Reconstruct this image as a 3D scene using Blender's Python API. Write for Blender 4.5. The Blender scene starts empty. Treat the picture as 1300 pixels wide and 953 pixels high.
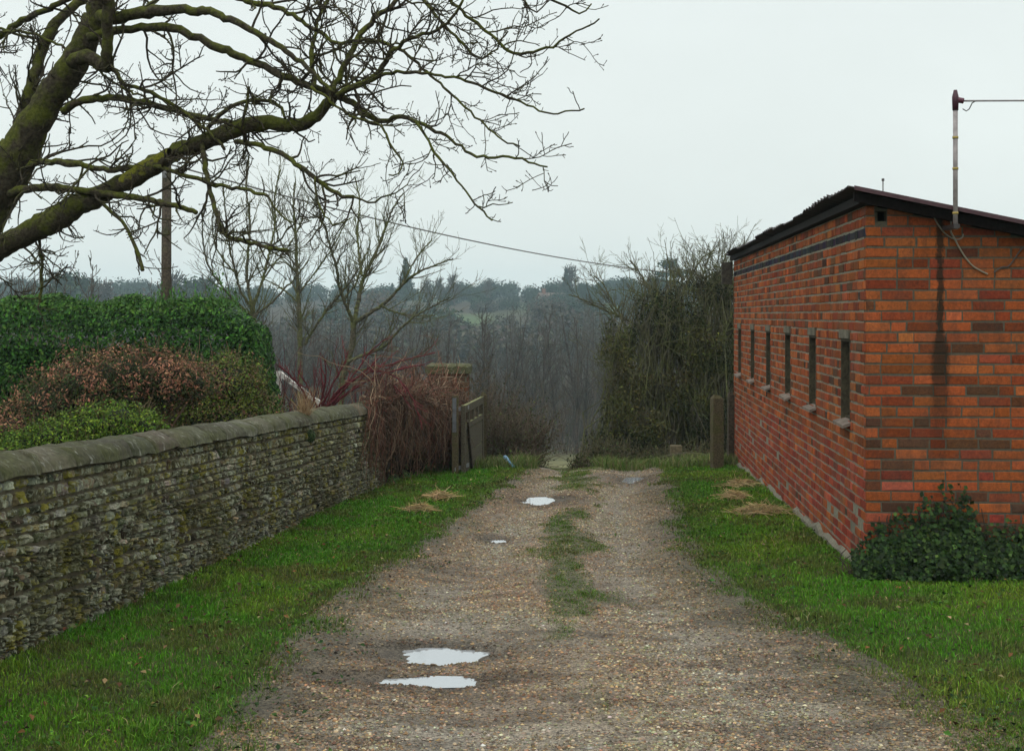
import bpy, math, random
import numpy as np
R = math.radians
F, CX, HY = 1790.0, 650.0, 400.0
rng = np.random.default_rng(7)
random.seed(7)
scene = bpy.context.scene
COL = scene.collection

def P(px, py, d):
    """world point seen at photo pixel (px, py) at distance d along the view axis"""
    return np.array(((px - CX) / F * d, d, (HY - py) / F * d))

def srgb(r, g, b):
    out = []
    for c in (r, g, b):
        c /= 255.0
        out.append(c / 12.92 if c <= 0.04045 else ((c + 0.055) / 1.055) ** 2.4)
    return tuple(out)

# ------------------------------------------------------------------ noise
_perm = np.random.default_rng(3).random((256, 256))
def vnoise(x, y, seed=0):
    x = np.asarray(x, float) + seed * 17.31; y = np.asarray(y, float) + seed * 9.77
    xi = np.floor(x).astype(int); yi = np.floor(y).astype(int)
    fx = x - xi; fy = y - yi
    fx = fx * fx * (3 - 2 * fx); fy = fy * fy * (3 - 2 * fy)
    a = _perm[xi % 256, yi % 256]; b = _perm[(xi + 1) % 256, yi % 256]
    c = _perm[xi % 256, (yi + 1) % 256]; d = _perm[(xi + 1) % 256, (yi + 1) % 256]
    return (a * (1 - fx) + b * fx) * (1 - fy) + (c * (1 - fx) + d * fx) * fy
def fbm(x, y, seed=0, oct=3):
    s = 0; a = 0.5; t = 0
    for i in range(oct):
        s = s + a * vnoise(np.asarray(x) * 2 ** i, np.asarray(y) * 2 ** i, seed + i); t += a; a *= 0.5
    return s / t

# ------------------------------------------------------------------ object helpers
def link(o, parent=None):
    COL.objects.link(o)
    if parent is not None: o.parent = parent
    return o
def tag(o, label=None, cat=None, group=None, kind=None):
    if label: o['label'] = label
    if cat: o['category'] = cat
    if group: o['group'] = group
    if kind: o['kind'] = kind
    return o
def thing(name, label, cat, loc=(0, 0, 0), rz=0.0, group=None):
    o = bpy.data.objects.new(name, None)
    o.empty_display_size = 0.2
    o.location = tuple(float(v) for v in loc); o.rotation_euler = (0, 0, rz)
    link(o); tag(o, label, cat, group)
    return o

class MB:
    """numpy mesh collector: verts, quads/tris, one colour per vertex"""
    def __init__(s): s.v = []; s.q = []; s.t = []; s.c = []; s.n = 0
    def add(s, v, quads=None, tris=None, col=(.5, .5, .5)):
        v = np.asarray(v, float).reshape(-1, 3)
        if quads is not None and len(quads): s.q.append(np.asarray(quads, int).reshape(-1, 4) + s.n)
        if tris is not None and len(tris): s.t.append(np.asarray(tris, int).reshape(-1, 3) + s.n)
        c = np.asarray(col, float)
        if c.ndim == 1: c = np.tile(c, (len(v), 1))
        s.v.append(v); s.c.append(c[:, :3]); s.n += len(v)
        return s
    def box(s, x0, x1, y0, y1, z0, z1, col=(.5, .5, .5), M=None):
        v = np.array([(x, y, z) for z in (z0, z1) for y in (y0, y1) for x in (x0, x1)], float)
        if M is not None: v = M(v)
        return s.add(v, [(0, 2, 3, 1), (4, 5, 7, 6), (0, 1, 5, 4), (2, 6, 7, 3), (0, 4, 6, 2), (1, 3, 7, 5)], None, col)
    def tubes(s, polys, sides=5, col=(.5, .5, .5), cap=False):
        """polys: list of (pts (K,3), radii (K,)), optionally colour as third item; batched by length"""
        by = {}
        for p in polys: by.setdefault(len(p[0]), []).append(p)
        for K, lst in by.items():
            pts = np.stack([p[0] for p in lst]); rad = np.stack([p[1] for p in lst])
            N = len(lst)
            tan = np.gradient(pts, axis=1); tan /= np.linalg.norm(tan, axis=2, keepdims=True) + 1e-9
            main = pts[:, -1] - pts[:, 0]
            ref = np.where(np.abs(main[:, 2:3]) > 0.8 * np.linalg.norm(main, axis=1, keepdims=True), np.array([[1., 0, 0]]), np.array([[0, 0, 1.]]))
            ref = np.repeat(ref[:, None, :], K, 1)
            a = np.cross(tan, ref); a /= np.linalg.norm(a, axis=2, keepdims=True) + 1e-9
            b = np.cross(tan, a)
            th = np.arange(sides) / sides * 2 * np.pi
            ring = pts[:, :, None, :] + rad[:, :, None, None] * (a[:, :, None, :] * np.cos(th)[None, None, :, None] + b[:, :, None, :] * np.sin(th)[None, None, :, None])
            v = ring.reshape(-1, 3)
            base = np.arange(N)[:, None, None] * K * sides + np.arange(K - 1)[None, :, None] * sides
            i = np.arange(sides)[None, None, :]; j = (i + 1) % sides
            q = np.stack([base + i, base + j, base + sides + j, base + sides + i], -1).reshape(-1, 4)
            if len(lst[0]) > 2:
                c = np.repeat(np.array([p[2] for p in lst]), K * sides, 0)
            else: c = col
            s.add(v, q, None, c)
            if cap:
                k0 = s.n - len(v)
                for n in range(N):
                    for e, rev in ((0, 1), (K - 1, 0)):
                        ids = [k0 + (n * K + e) * sides + m for m in range(sides)]
                        if rev: ids = ids[::-1]
                        for m in range(1, sides - 1): s.t.append(np.array([[ids[0], ids[m], ids[m + 1]]]))
        return s
    def build(s, name, mat, parent=None, smooth=False, loc=None):
        v = np.concatenate(s.v) if s.v else np.zeros((0, 3)); c = np.concatenate(s.c)
        if loc is not None: v = v - np.array(loc)
        me = bpy.data.meshes.new(name)
        me.vertices.add(len(v)); me.vertices.foreach_set('co', v.astype(np.float32).ravel())
        q = np.concatenate(s.q) if s.q else np.zeros((0, 4), int); t = np.concatenate(s.t) if s.t else np.zeros((0, 3), int)
        nl = len(q) * 4 + len(t) * 3
        me.loops.add(nl); me.loops.foreach_set('vertex_index', np.concatenate([q.ravel(), t.ravel()]).astype(np.int32))
        me.polygons.add(len(q) + len(t))
        st = np.concatenate([np.arange(len(q)) * 4, len(q) * 4 + np.arange(len(t)) * 3]).astype(np.int32)
        me.polygons.foreach_set('loop_start', st)
        me.polygons.foreach_set('loop_total', np.concatenate([np.full(len(q), 4), np.full(len(t), 3)]).astype(np.int32))
        me.polygons.foreach_set('use_smooth', np.full(len(q) + len(t), bool(smooth)))
        me.update(calc_edges=True)
        ca = me.color_attributes.new('Col', 'FLOAT_COLOR', 'POINT')
        ca.data.foreach_set('color', np.concatenate([c, np.ones((len(c), 1))], 1).astype(np.float32).ravel())
        me.materials.append(mat)
        o = bpy.data.objects.new(name, me)
        if loc is not None: o.location = tuple(float(x) for x in loc)
        return link(o, parent)

def leaf_cards(mb, pos, nrm, size, cols, aspect=0.55, fold=0.25, up=None):
    """folded leaf: 4 verts, 2 tris sharing the midrib"""
    n = len(pos)
    size = np.broadcast_to(np.asarray(size, float), (n,))[:, None]
    nrm = nrm / (np.linalg.norm(nrm, axis=1, keepdims=True) + 1e-9)
    t = rng.normal(size=(n, 3)) if up is None else np.tile(np.asarray(up, float), (n, 1)) + rng.normal(size=(n, 3)) * 0.5
    t -= nrm * (t * nrm).sum(1, keepdims=True); t /= np.linalg.norm(t, axis=1, keepdims=True) + 1e-9
    b = np.cross(nrm, t)
    v = np.stack([pos - t * size * .5, pos + b * size * aspect * .5 + nrm * size * fold * .3, pos + t * size * .5, pos - b * size * aspect * .5 + nrm * size * fold * .3], 1).reshape(-1, 3)
    k = np.arange(n)[:, None] * 4
    tr = np.concatenate([k + np.array([[0, 1, 2]]), k + np.array([[0, 2, 3]])])
    mb.add(v, None, tr, np.repeat(cols, 4, 0))

def jitter(base, n, amt=0.25, hue=0.08):
    base = np.asarray(base, float)
    if base.ndim == 1: base = np.tile(base, (n, 1))
    f = np.exp(rng.normal(0, amt, (n, 1))); h = np.exp(rng.normal(0, hue, (n, 3)))
    return np.clip(base * f * h, 0, 1)

# ------------------------------------------------------------------ materials
def new_mat(name):
    m = bpy.data.materials.new(name); m.use_nodes = True
    nt = m.node_tree; b = nt.nodes['Principled BSDF']
    return m, nt, b
def nd(nt, typ, **kw):
    n = nt.nodes.new(typ)
    for k, v in kw.items():
        if k.startswith('i_'): n.inputs[k[2:].replace('_', ' ')].default_value = v
        else: setattr(n, k, v)
    return n
def noise(nt, scale, detail=4, rough=0.6, coord='Object', dist=0.0, stretch=None):
    tc = nd(nt, 'ShaderNodeTexCoord'); n = nd(nt, 'ShaderNodeTexNoise')
    n.inputs['Scale'].default_value = scale; n.inputs['Detail'].default_value = detail
    n.inputs['Roughness'].default_value = rough; n.inputs['Distortion'].default_value = dist
    if stretch:
        mp = nd(nt, 'ShaderNodeMapping'); mp.inputs['Scale'].default_value = stretch
        nt.links.new(tc.outputs[coord], mp.inputs[0]); nt.links.new(mp.outputs[0], n.inputs['Vector'])
    else: nt.links.new(tc.outputs[coord], n.inputs['Vector'])
    return n.outputs['Fac']
def ramp(nt, fac, p0, p1, c0=(0, 0, 0), c1=(1, 1, 1)):
    r = nd(nt, 'ShaderNodeValToRGB'); e = r.color_ramp.elements
    e[0].position = p0; e[1].position = p1; e[0].color = (*c0, 1); e[1].color = (*c1, 1)
    nt.links.new(fac, r.inputs[0]); return r.outputs['Color']
def mix(nt, a, b, fac, mode='MIX'):
    m = nd(nt, 'ShaderNodeMix', data_type='RGBA', blend_type=mode)
    for k, v in ((6, a), (7, b), (0, fac)):
        if hasattr(v, 'links') or hasattr(v, 'is_linked'): nt.links.new(v, m.inputs[k])
        else: m.inputs[k].default_value = v if k == 0 else (*v, 1)
    return m.outputs[2]
def bump(nt, b, h, strength=0.5, dist=0.01):
    n = nd(nt, 'ShaderNodeBump'); n.inputs['Strength'].default_value = strength; n.inputs['Distance'].default_value = dist
    nt.links.new(h, n.inputs['Height']); nt.links.new(n.outputs[0], b.inputs['Normal'])
def attr(nt):
    a = nd(nt, 'ShaderNodeAttribute'); a.attribute_name = 'Col'; return a.outputs['Color']
def mask(nt, *a, **k):
    """ramp output as a plain value"""
    return ramp(nt, *a, **k)

def attr_mat(name, rough=0.85, spec=0.2, nscale=None, namt=0.35, bmp=None):
    m, nt, b = new_mat(name)
    c = attr(nt)
    if nscale:
        n = noise(nt, nscale)
        g = ramp(nt, n, .3, .7, (1 - namt,) * 3, (1 + namt,) * 3)
        c = mix(nt, c, g, 1.0, 'MULTIPLY')
    nt.links.new(c, b.inputs['Base Color'])
    b.inputs['Roughness'].default_value = rough; b.inputs['Specular IOR Level'].default_value = spec
    if bmp: bump(nt, b, noise(nt, bmp[0]), bmp[1], bmp[2])
    return m

M = {}
M['leaf'] = attr_mat('leaf', 0.6, 0.14)
M['leaf_matt'] = attr_mat('leaf_matt', 0.8, 0.08)
M['grass'] = attr_mat('grass_blades', 0.7, 0.08)
M['twig'] = attr_mat('twig', 0.85, 0.15)
M['pebble'] = attr_mat('pebble', 0.7, 0.3)
M['metal'] = attr_mat('painted_metal', 0.5, 0.4, 25, 0.3)
M['plastic'] = attr_mat('plastic', 0.35, 0.5)
M['wood_plain'] = attr_mat('weathered_wood', 0.85, 0.15, 30, 0.45, (60, .5, .004))
M['render'] = attr_mat('rough_render', 0.9, 0.1, 12, 0.35, (50, .6, .008))

def mossy_bark(name, bark, moss, scale=6, p=(.42, .6), bs=(40, .7, .01), topw=0.45):
    m, nt, b = new_mat(name)
    n = noise(nt, scale, 5, .65)
    geo = nd(nt, 'ShaderNodeNewGeometry'); sp = nd(nt, 'ShaderNodeSeparateXYZ'); nt.links.new(geo.outputs['Normal'], sp.inputs[0])
    ma = nd(nt, 'ShaderNodeMath', operation='MULTIPLY_ADD'); nt.links.new(sp.outputs[2], ma.inputs[0]); ma.inputs[1].default_value = topw * .25; nt.links.new(n, ma.inputs[2])
    f = ramp(nt, ma.outputs[0], *p)
    n2 = noise(nt, scale * 7, 4)
    bk = mix(nt, tuple(c * .55 for c in bark), tuple(min(1, c * 1.5) for c in bark), ramp(nt, n2, .35, .65))
    ms = mix(nt, tuple(c * .6 for c in moss), tuple(c * 1.3 for c in moss), ramp(nt, n2, .3, .7))
    nt.links.new(mix(nt, bk, ms, f), b.inputs['Base Color'])
    b.inputs['Roughness'].default_value = .9; b.inputs['Specular IOR Level'].default_value = .1
    bump(nt, b, noise(nt, bs[0], 5, .7), bs[1], bs[2])
    return m
M['bark'] = mossy_bark('mossy_bark', (.050, .043, .030), (.080, .092, .018), 7, (.43, .60), (34, 1.0, .02))
M['twig_bark'] = mossy_bark('twig_bark', (.042, .036, .026), (.062, .068, .022), 7, (.52, .72), (60, .5, .004))
M['bark_young'] = mossy_bark('young_bark', (.085, .077, .056), (.09, .10, .038), 3)
M['pole_wood'] = mossy_bark('pole_wood', (.058, .047, .035), (.055, .06, .028), 4, (.55, .75), (30, .4, .005))
M['post_wood'] = mossy_bark('post_wood', (.078, .064, .038), (.07, .076, .024), 9, (.48, .7), (45, .5, .006))
M['gate_wood'] = mossy_bark('gate_wood', (.082, .074, .052), (.17, .18, .085), 8, (.60, .78), (50, .5, .004), 1.5)

# brick faces: colour per brick, fine grain, dirt, green film
M['moss'] = mossy_bark('yellow_moss', (.050, .043, .030), (.125, .13, .016), 11, (.46, .56), (60, .9, .012), .8)
def brick_mat(name, stain=None, grey=0.35, lowred=0.0, vary=0.3):
    m, nt, b = new_mat(name)
    c = attr(nt)
    g = noise(nt, 160, 4, .7)
    gm = noise(nt, 38, 5, .75)
    c = mix(nt, c, ramp(nt, g, .3, .7, (.62,) * 3, (1.3,) * 3), 1.0, 'MULTIPLY')
    c = mix(nt, c, ramp(nt, gm, .35, .65, (.70, .74, .9), (1.2, 1.15, 1.1)), 1.0, 'MULTIPLY')
    n1 = noise(nt, 3.2, 5, .65)
    c = mix(nt, c, (.075, .062, .045), mix(nt, (0, 0, 0), (grey,) * 3, ramp(nt, n1, .47, .72)))
    n2 = noise(nt, 9, 5, .7, stretch=(1, 1, .35))
    c = mix(nt, c, (.04, .032, .026), mix(nt, (0, 0, 0), (vary,) * 3, ramp(nt, n2, .5, .75)))
    if stain:
        x0, ztop, zmid, zend = stain
        tc = nd(nt, 'ShaderNodeTexCoord'); s = nd(nt, 'ShaderNodeSeparateXYZ'); nt.links.new(tc.outputs['Object'], s.inputs[0])
        w = noise(nt, 22, 6, .8, stretch=(1, 1, .45))
        def mth(op, a, b_=None, c_=None):
            q = nd(nt, 'ShaderNodeMath', operation=op)
            for k, v in enumerate((a, b_, c_)):
                if v is None: continue
                if isinstance(v, (int, float)): q.inputs[k].default_value = v
                else: nt.links.new(v, q.inputs[k])
            return q.outputs[0]
        dx = mth('ABSOLUTE', mth('SUBTRACT', s.outputs[0], x0))
        # half width grows below zmid
        mr = nd(nt, 'ShaderNodeMapRange'); nt.links.new(s.outputs[2], mr.inputs[0])
        mr.inputs[1].default_value = zmid + .08; mr.inputs[2].default_value = zmid - .12; mr.inputs[3].default_value = .016; mr.inputs[4].default_value = .042
        e = mth('ADD', dx, mth('MULTIPLY', mth('SUBTRACT', w, .5), .11))
        mr2 = nd(nt, 'ShaderNodeMapRange'); nt.links.new(e, mr2.inputs[0]); nt.links.new(mr.outputs[0], mr2.inputs[1])
        mr2.inputs[3].default_value = 0.88; mr2.inputs[4].default_value = 0
        nt.links.new(mth('MULTIPLY_ADD', mr.outputs[0], 1.9, .0), mr2.inputs[2])
        mr3 = nd(nt, 'ShaderNodeMapRange'); nt.links.new(s.outputs[2], mr3.inputs[0])
        mr3.inputs[1].default_value = zend; mr3.inputs[2].default_value = zend + .7
        mr4 = nd(nt, 'ShaderNodeMapRange'); nt.links.new(s.outputs[2], mr4.inputs[0])
        mr4.inputs[1].default_value = ztop; mr4.inputs[2].default_value = ztop - .04
        f = mth('MULTIPLY', mth('MULTIPLY', mr2.outputs[0], mr3.outputs[0]), mr4.outputs[0])
        c = mix(nt, c, (.022, .020, .014), f)
    nt.links.new(c, b.inputs['Base Color'])
    b.inputs['Roughness'].default_value = .93; b.inputs['Specular IOR Level'].default_value = .06
    bump(nt, b, noise(nt, 90, 6, .75), .8, .005)
    return m
M['brick_front'] = brick_mat('brick_front', (.517, 2.60, 1.70, .78), .4, vary=.6)
M['mortar_front'] = brick_mat('front_joint', (.517, 2.60, 1.70, .78), .5, vary=.4)
M['brick_side'] = brick_mat('brick_side', None, .7, vary=.5)
M['brick_pillar'] = brick_mat('brick_pillar', None, .8)

def stone_mat(name):
    m, nt, b = new_mat(name)
    c = attr(nt)
    g = noise(nt, 70, 5, .7)
    c = mix(nt, c, ramp(nt, g, .3, .7, (.5,) * 3, (1.5,) * 3), 1.0, 'MULTIPLY')
    li = noise(nt, 30, 4, .65, dist=.5, stretch=(1, 1, .62))      # pale lichen scabs
    lb = noise(nt, 2.2, 3)
    lsum = nd(nt, 'ShaderNodeMath', operation='MULTIPLY_ADD'); nt.links.new(lb, lsum.inputs[0]); lsum.inputs[1].default_value = .35; nt.links.new(li, lsum.inputs[2])
    c = mix(nt, c, (.27, .285, .205), ramp(nt, lsum.outputs[0], .69, .74))
    ye = noise(nt, 5.5, 5, .75)              # olive and yellow moss patches
    c = mix(nt, c, (.19, .175, .02), mix(nt, (0, 0, 0), (.85,) * 3, ramp(nt, ye, .53, .59)))
    ol = noise(nt, 1.6, 4, .7)
    c = mix(nt, c, (.090, .085, .032), mix(nt, (0, 0, 0), (.7,) * 3, ramp(nt, ol, .45, .65)))
    nt.links.new(c, b.inputs['Base Color'])
    b.inputs['Roughness'].default_value = .92; b.inputs['Specular IOR Level'].default_value = .15
    bump(nt, b, noise(nt, 60, 6, .75), .9, .008)
    return m
M['stone'] = stone_mat('rubble_stone')
def coping_mat():
    m, nt, b = new_mat('coping_stone')
    c = attr(nt)
    n = noise(nt, 3.5, 6, .7)
    c = mix(nt, c, (.075, .082, .034), ramp(nt, n, .42, .62))
    st = noise(nt, 16, 5, .7, dist=.4, stretch=(1.0, 1.6, .4))
    c = mix(nt, c, (.25, .26, .215), ramp(nt, st, .57, .68))
    dk = noise(nt, 30, 4)
    c = mix(nt, c, ramp(nt, dk, .3, .7, (.6,) * 3, (1.25,) * 3), 1.0, 'MULTIPLY')
    nt.links.new(c, b.inputs['Base Color'])
    b.inputs['Roughness'].default_value = .9; b.inputs['Specular IOR Level'].default_value = .2
    bump(nt, b, noise(nt, 38, 7, .8), 1.0, .014)
    return m
M['coping'] = coping_mat()

def mortar_mat(name, col):
    m, nt, b = new_mat(name)
    n = noise(nt, 25, 5, .7)
    c = mix(nt, tuple(x * .6 for x in col), tuple(x * 1.35 for x in col), ramp(nt, n, .3, .7))
    n2 = noise(nt, 2.5, 4)
    c = mix(nt, c, (.05, .055, .035), mix(nt, (0, 0, 0), (.5,) * 3, ramp(nt, n2, .5, .7)))
    nt.links.new(c, b.inputs['Base Color']); b.inputs['Roughness'].default_value = .95
    bump(nt, b, noise(nt, 120, 4), .5, .004)
    return m
M['mortar'] = mortar_mat('brick_mortar', (.105, .098, .068))
M['mortar_side'] = mortar_mat('side_mortar', (.185, .175, .125))
M['mortar_stone'] = mortar_mat('stone_mortar', (.085, .072, .042))
M['concrete'] = mortar_mat('plinth_concrete', (.15, .14, .10))

def ground_mat():
    m, nt, b = new_mat('meadow_ground')
    c = attr(nt)
    n = noise(nt, .06, 6, .6); n2 = noise(nt, 3, 5, .7)
    c = mix(nt, c, ramp(nt, n, .3, .7, (.65,) * 3, (1.35,) * 3), 1.0, 'MULTIPLY')
    c = mix(nt, c, ramp(nt, n2, .3, .7, (.6,) * 3, (1.3,) * 3), 1.0, 'MULTIPLY')
    nt.links.new(c, b.inputs['Base Color']); b.inputs['Roughness'].default_value = 1.0; b.inputs['Specular IOR Level'].default_value = .1
    bump(nt, b, noise(nt, 20, 5), .6, .02)
    return m
M['ground'] = ground_mat()
def track_mat():
    m, nt, b = new_mat('gravel_track')
    c = attr(nt)
    vo = nd(nt, 'ShaderNodeTexVoronoi'); vo.inputs['Scale'].default_value = 85
    tc = nd(nt, 'ShaderNodeTexCoord'); nt.links.new(tc.outputs['Object'], vo.inputs['Vector'])
    sep = nd(nt, 'ShaderNodeSeparateColor'); nt.links.new(vo.outputs['Color'], sep.inputs[0])
    c = mix(nt, c, ramp(nt, sep.outputs[0], .05, .95, (.45,) * 3, (1.6,) * 3), 1.0, 'MULTIPLY')
    n = noise(nt, 6, 6, .7)
    c = mix(nt, c, ramp(nt, n, .3, .7, (.7,) * 3, (1.2,) * 3), 1.0, 'MULTIPLY')
    nt.links.new(c, b.inputs['Base Color'])
    b.inputs['Roughness'].default_value = .8; b.inputs['Specular IOR Level'].default_value = .35
    inv = nd(nt, 'ShaderNodeMath', operation='SUBTRACT'); inv.inputs[0].default_value = 1; nt.links.new(vo.outputs['Distance'], inv.inputs[1])
    bump(nt, b, inv.outputs[0], .9, .012)
    return m
M['track'] = track_mat()
def water_mat():
    m, nt, b = new_mat('puddle_water')
    b.inputs['Base Color'].default_value = (.44, .47, .49, 1); b.inputs['Roughness'].default_value = .05; b.inputs['Metallic'].default_value = .45
    b.inputs['IOR'].default_value = 1.33
    bump(nt, b, noise(nt, 9, 3), .08, .004)
    return m
M['water'] = water_mat()
def roof_mat():
    m, nt, b = new_mat('rusted_sheet')
    n = noise(nt, 5, 6, .7)
    c = mix(nt, (.012, .010, .010), (.035, .02, .019), ramp(nt, n, .4, .7))
    nt.links.new(c, b.inputs['Base Color']); b.inputs['Roughness'].default_value = .8
    bump(nt, b, noise(nt, 40, 4), .4, .004)
    return m
M['roof'] = roof_mat()
m, nt, b = new_mat('dark_glass'); b.inputs['Base Color'].default_value = (.012, .013, .013, 1); b.inputs['Roughness'].default_value = .25; M['glass'] = m
# ------------------------------------------------------------------ terrain
_gy = np.array([-60, 0, 18.5, 20, 24, 30, 40, 60, 95, 130, 200, 260, 330, 400, 450, 520, 600, 800, 1200.])
_gz = np.array([-.5, -1.62, -2.083, -2.16, -2.55, -3.4, -4.75, -6.42, -9.75, -10.6, -10.2, -7, -2.0, 2.2, 4.6, 6.6, 7.5, 8.5, 9.])
_fy = np.linspace(-60, 1200, 12601)
_fz = np.interp(_fy, _gy, _gz)
_k = np.ones(9) / 9
_fzs = np.convolve(np.pad(_fz, 4, 'edge'), _k, 'valid')
def gbase(x, y):
    x = np.asarray(x, float); y = np.asarray(y, float)
    z = np.interp(y, _fy, _fzs)
    far = np.clip((y - 120) / 200, 0, 1)
    z = z + far * (vnoise(x / 130, y / 160, 5) - .5) * 5
    return z
PUD = [ # x, y, rx, ry, depth : hollows in the track that hold water
    (-.44, 7.74, .36, .17, .030), (-.55, 7.13, .44, .085, .022), (.38, 15.6, .26, .32, .026), (-.17, 12.35, .11, .12, .014),
    (1.62, 18.1, .26, .30, .012)]
EL = np.array([(-1.15, 3), (-1.14, 6), (-1.10, 7.25), (-1.08, 8.37), (-.93, 10.06), (-.62, 11.97), (-.42, 14.27), (-.19, 16.1), (.10, 17.98), (.3, 20.5)])
ER = np.array([(2.0, 3), (1.93, 6), (1.80, 7.13), (1.68, 7.77), (1.5, 8.62), (1.40, 9.56), (1.36, 10.57), (1.4, 12.2), (1.68, 15.3), (2.02, 18.7), (2.1, 20.5)])
def el(y): return np.interp(y, EL[:, 1], EL[:, 0])
def er(y): return np.interp(y, ER[:, 1], ER[:, 0])
def g(x, y):
    """finished near ground: camber, ruts and small unevenness"""
    x = np.asarray(x, float); y = np.asarray(y, float)
    z = gbase(x, y)
    near = np.clip((30 - y) / 8, 0, 1)
    z = z + near * ((vnoise(x * 1.3, y * .8, 1) - .5) * .035 + (vnoise(x * 5, y * 4, 2) - .5) * .012)
    l, r_ = el(y), er(y)
    u = (x - l) / (r_ - l)
    inside = np.clip(np.minimum(u, 1 - u) * 8, 0, 1) * near
    z = z - inside * .03 - inside * .03 * (np.exp(-((u - .27) / .11) ** 2) + np.exp(-((u - .76) / .11) ** 2)) + inside * .02 * np.exp(-((u - .52) / .13) ** 2)
    verge = np.clip((x - r_ - .1) / .8, 0, 1) * near
    z = z + verge * .04
    return z
def hollow(x, y):
    h = np.zeros(np.broadcast(np.asarray(x, float), np.asarray(y, float)).shape)
    wob = (fbm(np.asarray(x) * 6, np.asarray(y) * 7, 9, 5) - .5) * 2.6
    for (cx, cy, rx, ry, dp) in PUD:
        d = ((x - cx) / rx) ** 2 + ((y - cy) / ry) ** 2
        s = np.clip(1.7 - d * .9 + wob, 0, 1)
        h = np.maximum(h, s * s * (3 - 2 * s) * dp)
    return h
def gt(x, y): return g(x, y) - hollow(x, y)

def grid_mesh(xs, ys, fz, fc):
    X, Y = np.meshgrid(xs, ys)
    Z = fz(X, Y); nx, ny = len(xs), len(ys)
    v = np.stack([X, Y, Z], -1).reshape(-1, 3)
    i = np.arange(ny - 1)[:, None] * nx + np.arange(nx - 1)[None]
    q = np.stack([i, i + 1, i + nx + 1, i + nx], -1).reshape(-1, 4)
    return v, q, fc(X, Y).reshape(-1, 3)

GR = np.array((.028, .062, .012))
def ground_col(X, Y):
    near = np.array((.045, .055, .018)); c = np.tile(near, X.shape + (1,))
    f = np.clip((Y - 22) / 10, 0, 1)[..., None]
    c = c * (1 - f) + np.array((.07, .065, .035)) * f
    # pale wet meadow below the crest
    fm = (np.clip((Y - 50) / 8, 0, 1) * np.clip((100 - Y) / 4, 0, 1))[..., None]
    c = c * (1 - fm) + np.array((.125, .125, .06)) * fm
    fw = np.clip((Y - 100) / 10, 0, 1)[..., None]
    c = c * (1 - fw) + np.array((.05, .042, .03)) * fw
    # green pasture on the hill
    fh = (np.clip((Y - 300) / 20, 0, 1) * np.clip((vnoise(X / 45, Y / 60, 21) - .48) * 6, 0, 1))[..., None]
    c = c * (1 - fh) + np.array((.065, .095, .042)) * fh
    return c
xs = np.unique(np.concatenate([-np.geomspace(4, 700, 60)[::-1], np.linspace(-4, 5, 76), np.geomspace(5, 700, 60)]))
ys = np.unique(np.concatenate([-np.geomspace(1, 55, 12)[::-1], np.linspace(-1, 3, 8), np.linspace(3, 22, 160), np.linspace(22, 130, 90), np.linspace(130, 1100, 150)]))
def fz_ground(X, Y):
    l, r_ = el(Y), er(Y)
    ins = np.clip(np.minimum(X - l, r_ - X) / .15, 0, 1) * (Y > 2.6) * (Y < 19.9)
    return g(X, Y) - .09 * ins
mb = MB(); v, q, c = grid_mesh(xs, ys, fz_ground, ground_col); mb.add(v, q, None, c)
tag(mb.build('ground', M['ground'], smooth=True), kind='structure')

# centre strip of moss and grass between the two ruts
def strip(x, y):
    c = np.interp(y, [5, 8.6, 10.5, 13, 16, 20], [.30, .30, .40, .50, .70, 1.0])
    w = np.interp(y, [5, 7.5, 9, 12, 14, 18], [.05, .12, .24, .26, .2, .3])
    n = fbm(x * 3.5, y * 1.7, 31, 4)
    gate_ = np.interp(y, [5.6, 6.8, 8.2, 13.5, 14.6, 16.5, 18], [0, .15, .85, 1, .45, .55, 1.05])
    return np.clip((np.exp(-((x - c) / w) ** 2) * gate_ + (n - .5) * 2.4 - .42) * 1.7, 0, 1) * np.clip(3 - np.abs(x - c) / w * 1.3, 0, 1)
def verge_mask(x, y):
    """1 well outside the track, ragged edge"""
    n = (fbm(x * 3, y * 2.2, 40, 4) - .5)
    l = el(y) - x + n * .55; r_ = x - er(y) + n * .6
    return np.clip(np.maximum(l, r_) * 5 + .4, 0, 1)
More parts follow.
